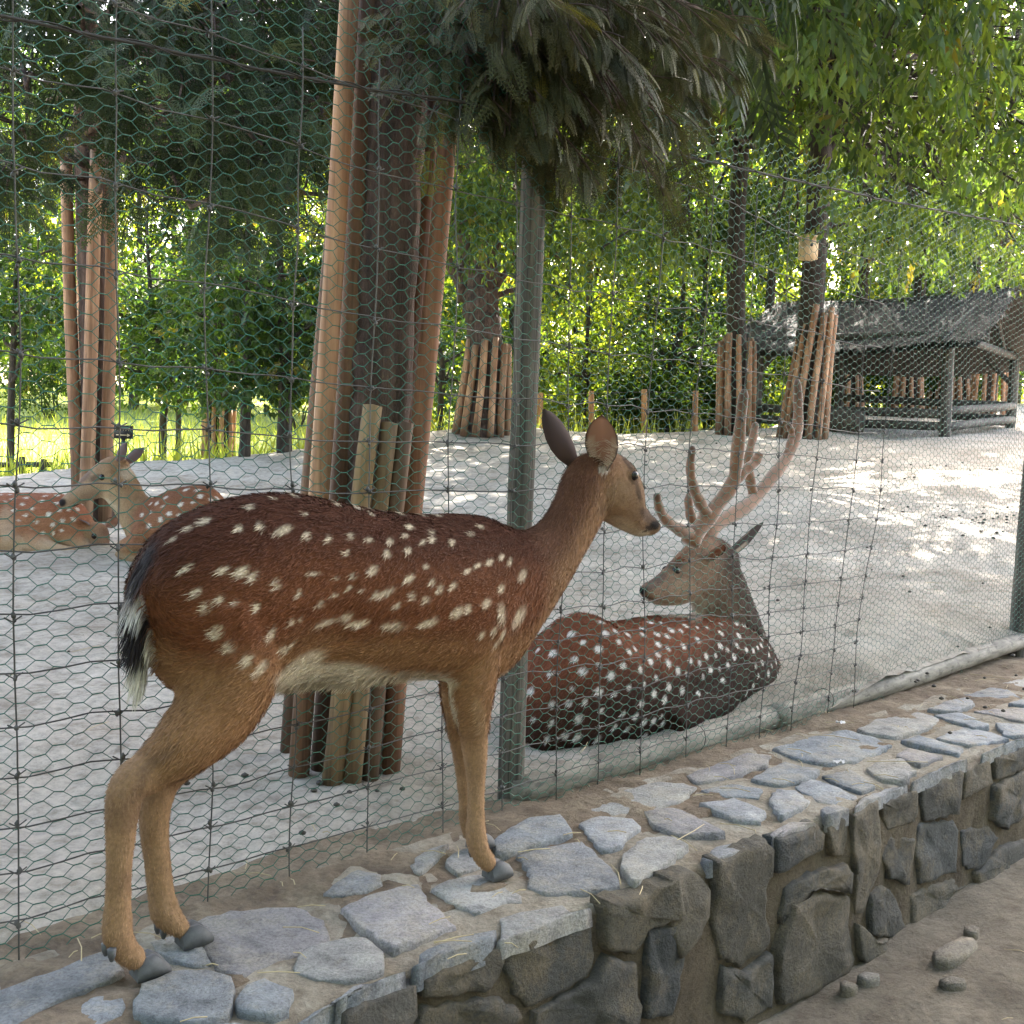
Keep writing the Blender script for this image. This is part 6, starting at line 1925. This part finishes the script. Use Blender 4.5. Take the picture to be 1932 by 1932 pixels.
mb.add(np.stack([p - sd, p + sd, p2], 1).reshape(-1, 3), np.arange(n)[:, None] * 3 + [[0, 1, 2]], np.repeat(rng.uniform(0.5, 1.5, (n, 1)) * np.ones(3), 3, axis=0))
part('ridge_straw', mb, M['thatch'], shed)['kind'] = 'stuff'
def slog(name, a, b, r, dark=0.55):
    mb = MB(); log(mb, a, b, r, r * 0.95, 10, 6, r * 0.1, np.array([1, 1, 1]) * dark)
    part(name, mb, M['postwood'], shed)
for a in (0.25, Lr - 0.15):
    for b in (1.95, -1.95):
        g = S(a, b, 0); gz_ = float(gz(g[0], g[1]))
        slog('post', S(a, b, gz_ - 0.2), S(a, b, ge + 0.18), 0.10, 0.8)
        s = 1 if a < 1 else -1
        slog('brace', S(a, b, ge - 0.45), S(a + 0.6 * s, b, ge + 0.12), 0.05, 0.6)
    slog('tie_beam', S(a, -2.2, ge + 0.13), S(a, 2.2, ge + 0.13), 0.075)
    slog('king_post', S(a, 0, ge + 0.1), S(a, 0, zr - 0.12), 0.06)
    for s in (1, -1):
        slog('rafter', S(a, 2.4 * s, ge + 0.0), S(a, 0.05 * s, zr - 0.12), 0.06)
        slog('strut', S(a, 1.2 * s, ge + 0.15), S(a, 0.65 * s, zr - 0.45), 0.045)
for b in (1.95, -1.95):
    slog('wall_plate', S(-0.3, b, ge + 0.17), S(Lr + 0.3, b, ge + 0.17), 0.075)
slog('ridge_pole', S(-0.3, 0, zr - 0.13), S(Lr + 0.3, 0, zr - 0.13), 0.07)
for k, (b, z) in enumerate(((1.95, 0.18), (1.95, 0.40), (-1.95, 0.18), (-1.95, 0.45))):
    a = S(0.2, b, 0); c2 = S(Lr - 0.1, b, 0)
    slog('low_rail', S(0.2, b, float(gz(a[0], a[1])) + z), S(Lr - 0.1, b, float(gz(c2[0], c2[1])) + z), 0.085, 0.75)
for k, z in enumerate((0.18, 0.45)):
    a = S(Lr - 0.12, -1.95, 0); c2 = S(Lr - 0.12, 1.95, 0)
    slog('low_rail', S(Lr - 0.12, -1.95, float(gz(a[0], a[1])) + z), S(Lr - 0.12, 1.95, float(gz(c2[0], c2[1])) + z), 0.08, 0.6)
# stout log lying by the shelter
p = on_ground(1575, 815)
mb = MB(); log(mb, p + [-0.42, 0.3, 0.2], p + [0.48, -0.1, 0.2], 0.21, 0.2, 14, 6, 0.01, (0.75, 0.68, 0.6))
solo('felled_log', mb, M['postwood'], p, 'stout felled log lying in front of the thatched shelter', 'log')
# poled trees behind the shelter
for i, (px, d, n, h, r, rb, lab) in enumerate(((1432, 24, 9, 0.75, 0.13, 0.26, 'tree with a low bright pole ring at the left end of the shelter'), (1605, 25, 8, 0.95, 0.16, 0.26, 'tree with leaning bright poles seen through the shelter'),
                                               (1712, 25, 10, 1.15, 0.17, 0.34, 'tree with a wide orange pole ring behind the shelter rails'), (1766, 26, 8, 0.95, 0.14, 0.28, 'tree with narrow poles close left of the shelter post'),
                                               (1862, 23.0, 10, 2.0, 0.14, 0.36, 'tree with tall grey poles right of the shelter post'), (1815, 25, 8, 0.9, 0.12, 0.28, 'tree with a low dark pole ring between shelter posts'))):
    c = at_depth(px, 800, d); g = float(gz(c[0], c[1])); b = np.array([c[0], c[1], g])
    tree('poled_tree', lab, b, [b - [0, 0, 0.2], b + [0.05, 0, 1.5], b + [0.1, 0, 3.6], b + [0.1, 0, 9]], [r, r * 0.9, r * 0.8, r * 0.3], up_lobes((b[0], b[1]), 2.4, g + 3.6, g + 9.5, 13, 1.0, 48, 90 + i, 'broad', 'dark', 0.16, 8), M['bark_dark'], M['leaf'], 'poled trees behind the shelter', 'broad', 'dark', 0.14, 8, 0.5, limb_r=0.03, seg=12)
    guard_ring(lab.replace('tree with', 'poles forming'), b, n, rb, rb * 0.8, h, 0.05, (random.uniform(-0.12, 0.12), 0), 40 + i, 0.2)
# ------------------------------------------------------------------ far boundary posts with wires
fp = empty('post_fence', on_ground(1216, 828), 'orange wooden posts with thin wires along the far edge of the enclosure', 'fence')
tops = []
for (px, yt, yb, d) in ((1116, 738, 836, 19.4), (1216, 735, 830, 19.2), (1312, 738, 830, 19.6), (1412, 740, 830, 20.4), (1020, 742, 838, 19.6)):
    a = at_depth(px, yb, d); a[2] = min(a[2], float(gz(a[0], a[1]))) - 0.1; b = at_depth(px, yt, d)
    mb = MB(); log(mb, a, b, 0.055, 0.052, 10, 5, 0.004, np.array([1.25, 1.1, 0.8])); part('post', mb, M['pole'], fp); tops.append((px, a, b))
tops.sort(key=lambda t: t[0])
for f in (0.12, 0.3, 0.48, 0.66, 0.84, 0.96):
    P = np.array([a + (b - a) * f for _, a, b in tops]); mb = MB(); mb.tube(P, 0.006, 4); part('line_wire', mb, M['wire'], fp)
# ------------------------------------------------------------------ low rail and direction sign on the left
lr = empty('low_rail_fence', at_depth(60, 890, 12.5), 'dark low wooden rail fence at the far left edge of the sand', 'fence')
for (x0, y0, x1, y1) in ((-60, 877, 97, 877),):
    mb = MB(); log(mb, at_depth(x0, y0, 12.5), at_depth(x1, y1, 12.5), 0.035, 0.033, 8, 6, 0.004, (0.35, 0.3, 0.25)); part('rail', mb, M['postwood'], lr)
for (x, yt) in ((42, 862), (83, 866), (-30, 866)):
    b = at_depth(x, yt, 12.5); a = b.copy(); a[2] = min(float(gz(b[0], 12.5)), b[2] - 0.25) - 0.1
    mb = MB(); log(mb, a, b, 0.04, 0.038, 8, 5, 0.003, (0.35, 0.3, 0.25)); part('post', mb, M['postwood'], lr)
c = at_depth(232, 815, 12.0)
sg = empty('direction_sign', (c[0], c[1], float(gz(c[0], 12.0))), 'small black signboard with a pale arrow on a post beyond the resting does', 'sign')
mb = MB(); mb.box(c, (0.22, 0.03, 0.15)); part('board', mb, M['black'], sg, False)
mb = MB(); a = c.copy(); a[2] = float(gz(c[0], 12.0)) - 0.1; mb.tube([a, c + [0, 0.02, 0.0]], 0.025, 8); part('post', mb, M['black'], sg)
mb = MB(); y_ = c[1] - 0.019
mb.box((c[0] - 0.005, y_, c[2] - 0.035), (0.13, 0.006, 0.012)); mb.add([(c[0] + 0.055, y_ - 0.003, c[2] - 0.015), (c[0] + 0.09, y_ - 0.003, c[2] - 0.035), (c[0] + 0.055, y_ - 0.003, c[2] - 0.055)], [[0, 1, 2]])
part('arrow', mb, M['straw'], sg, False)
mb = MB()
for k in range(6):
    mb.box((c[0] - 0.075 + k * 0.03, y_, c[2] + 0.03), (0.018, 0.005, 0.006)); mb.box((c[0] - 0.08 + k * 0.03, y_, c[2] + 0.03), (0.005, 0.005, 0.035))
    if k % 2: mb.box((c[0] - 0.075 + k * 0.03, y_, c[2] + 0.045), (0.018, 0.005, 0.006))
part('lettering', mb, M['straw'], sg, False)
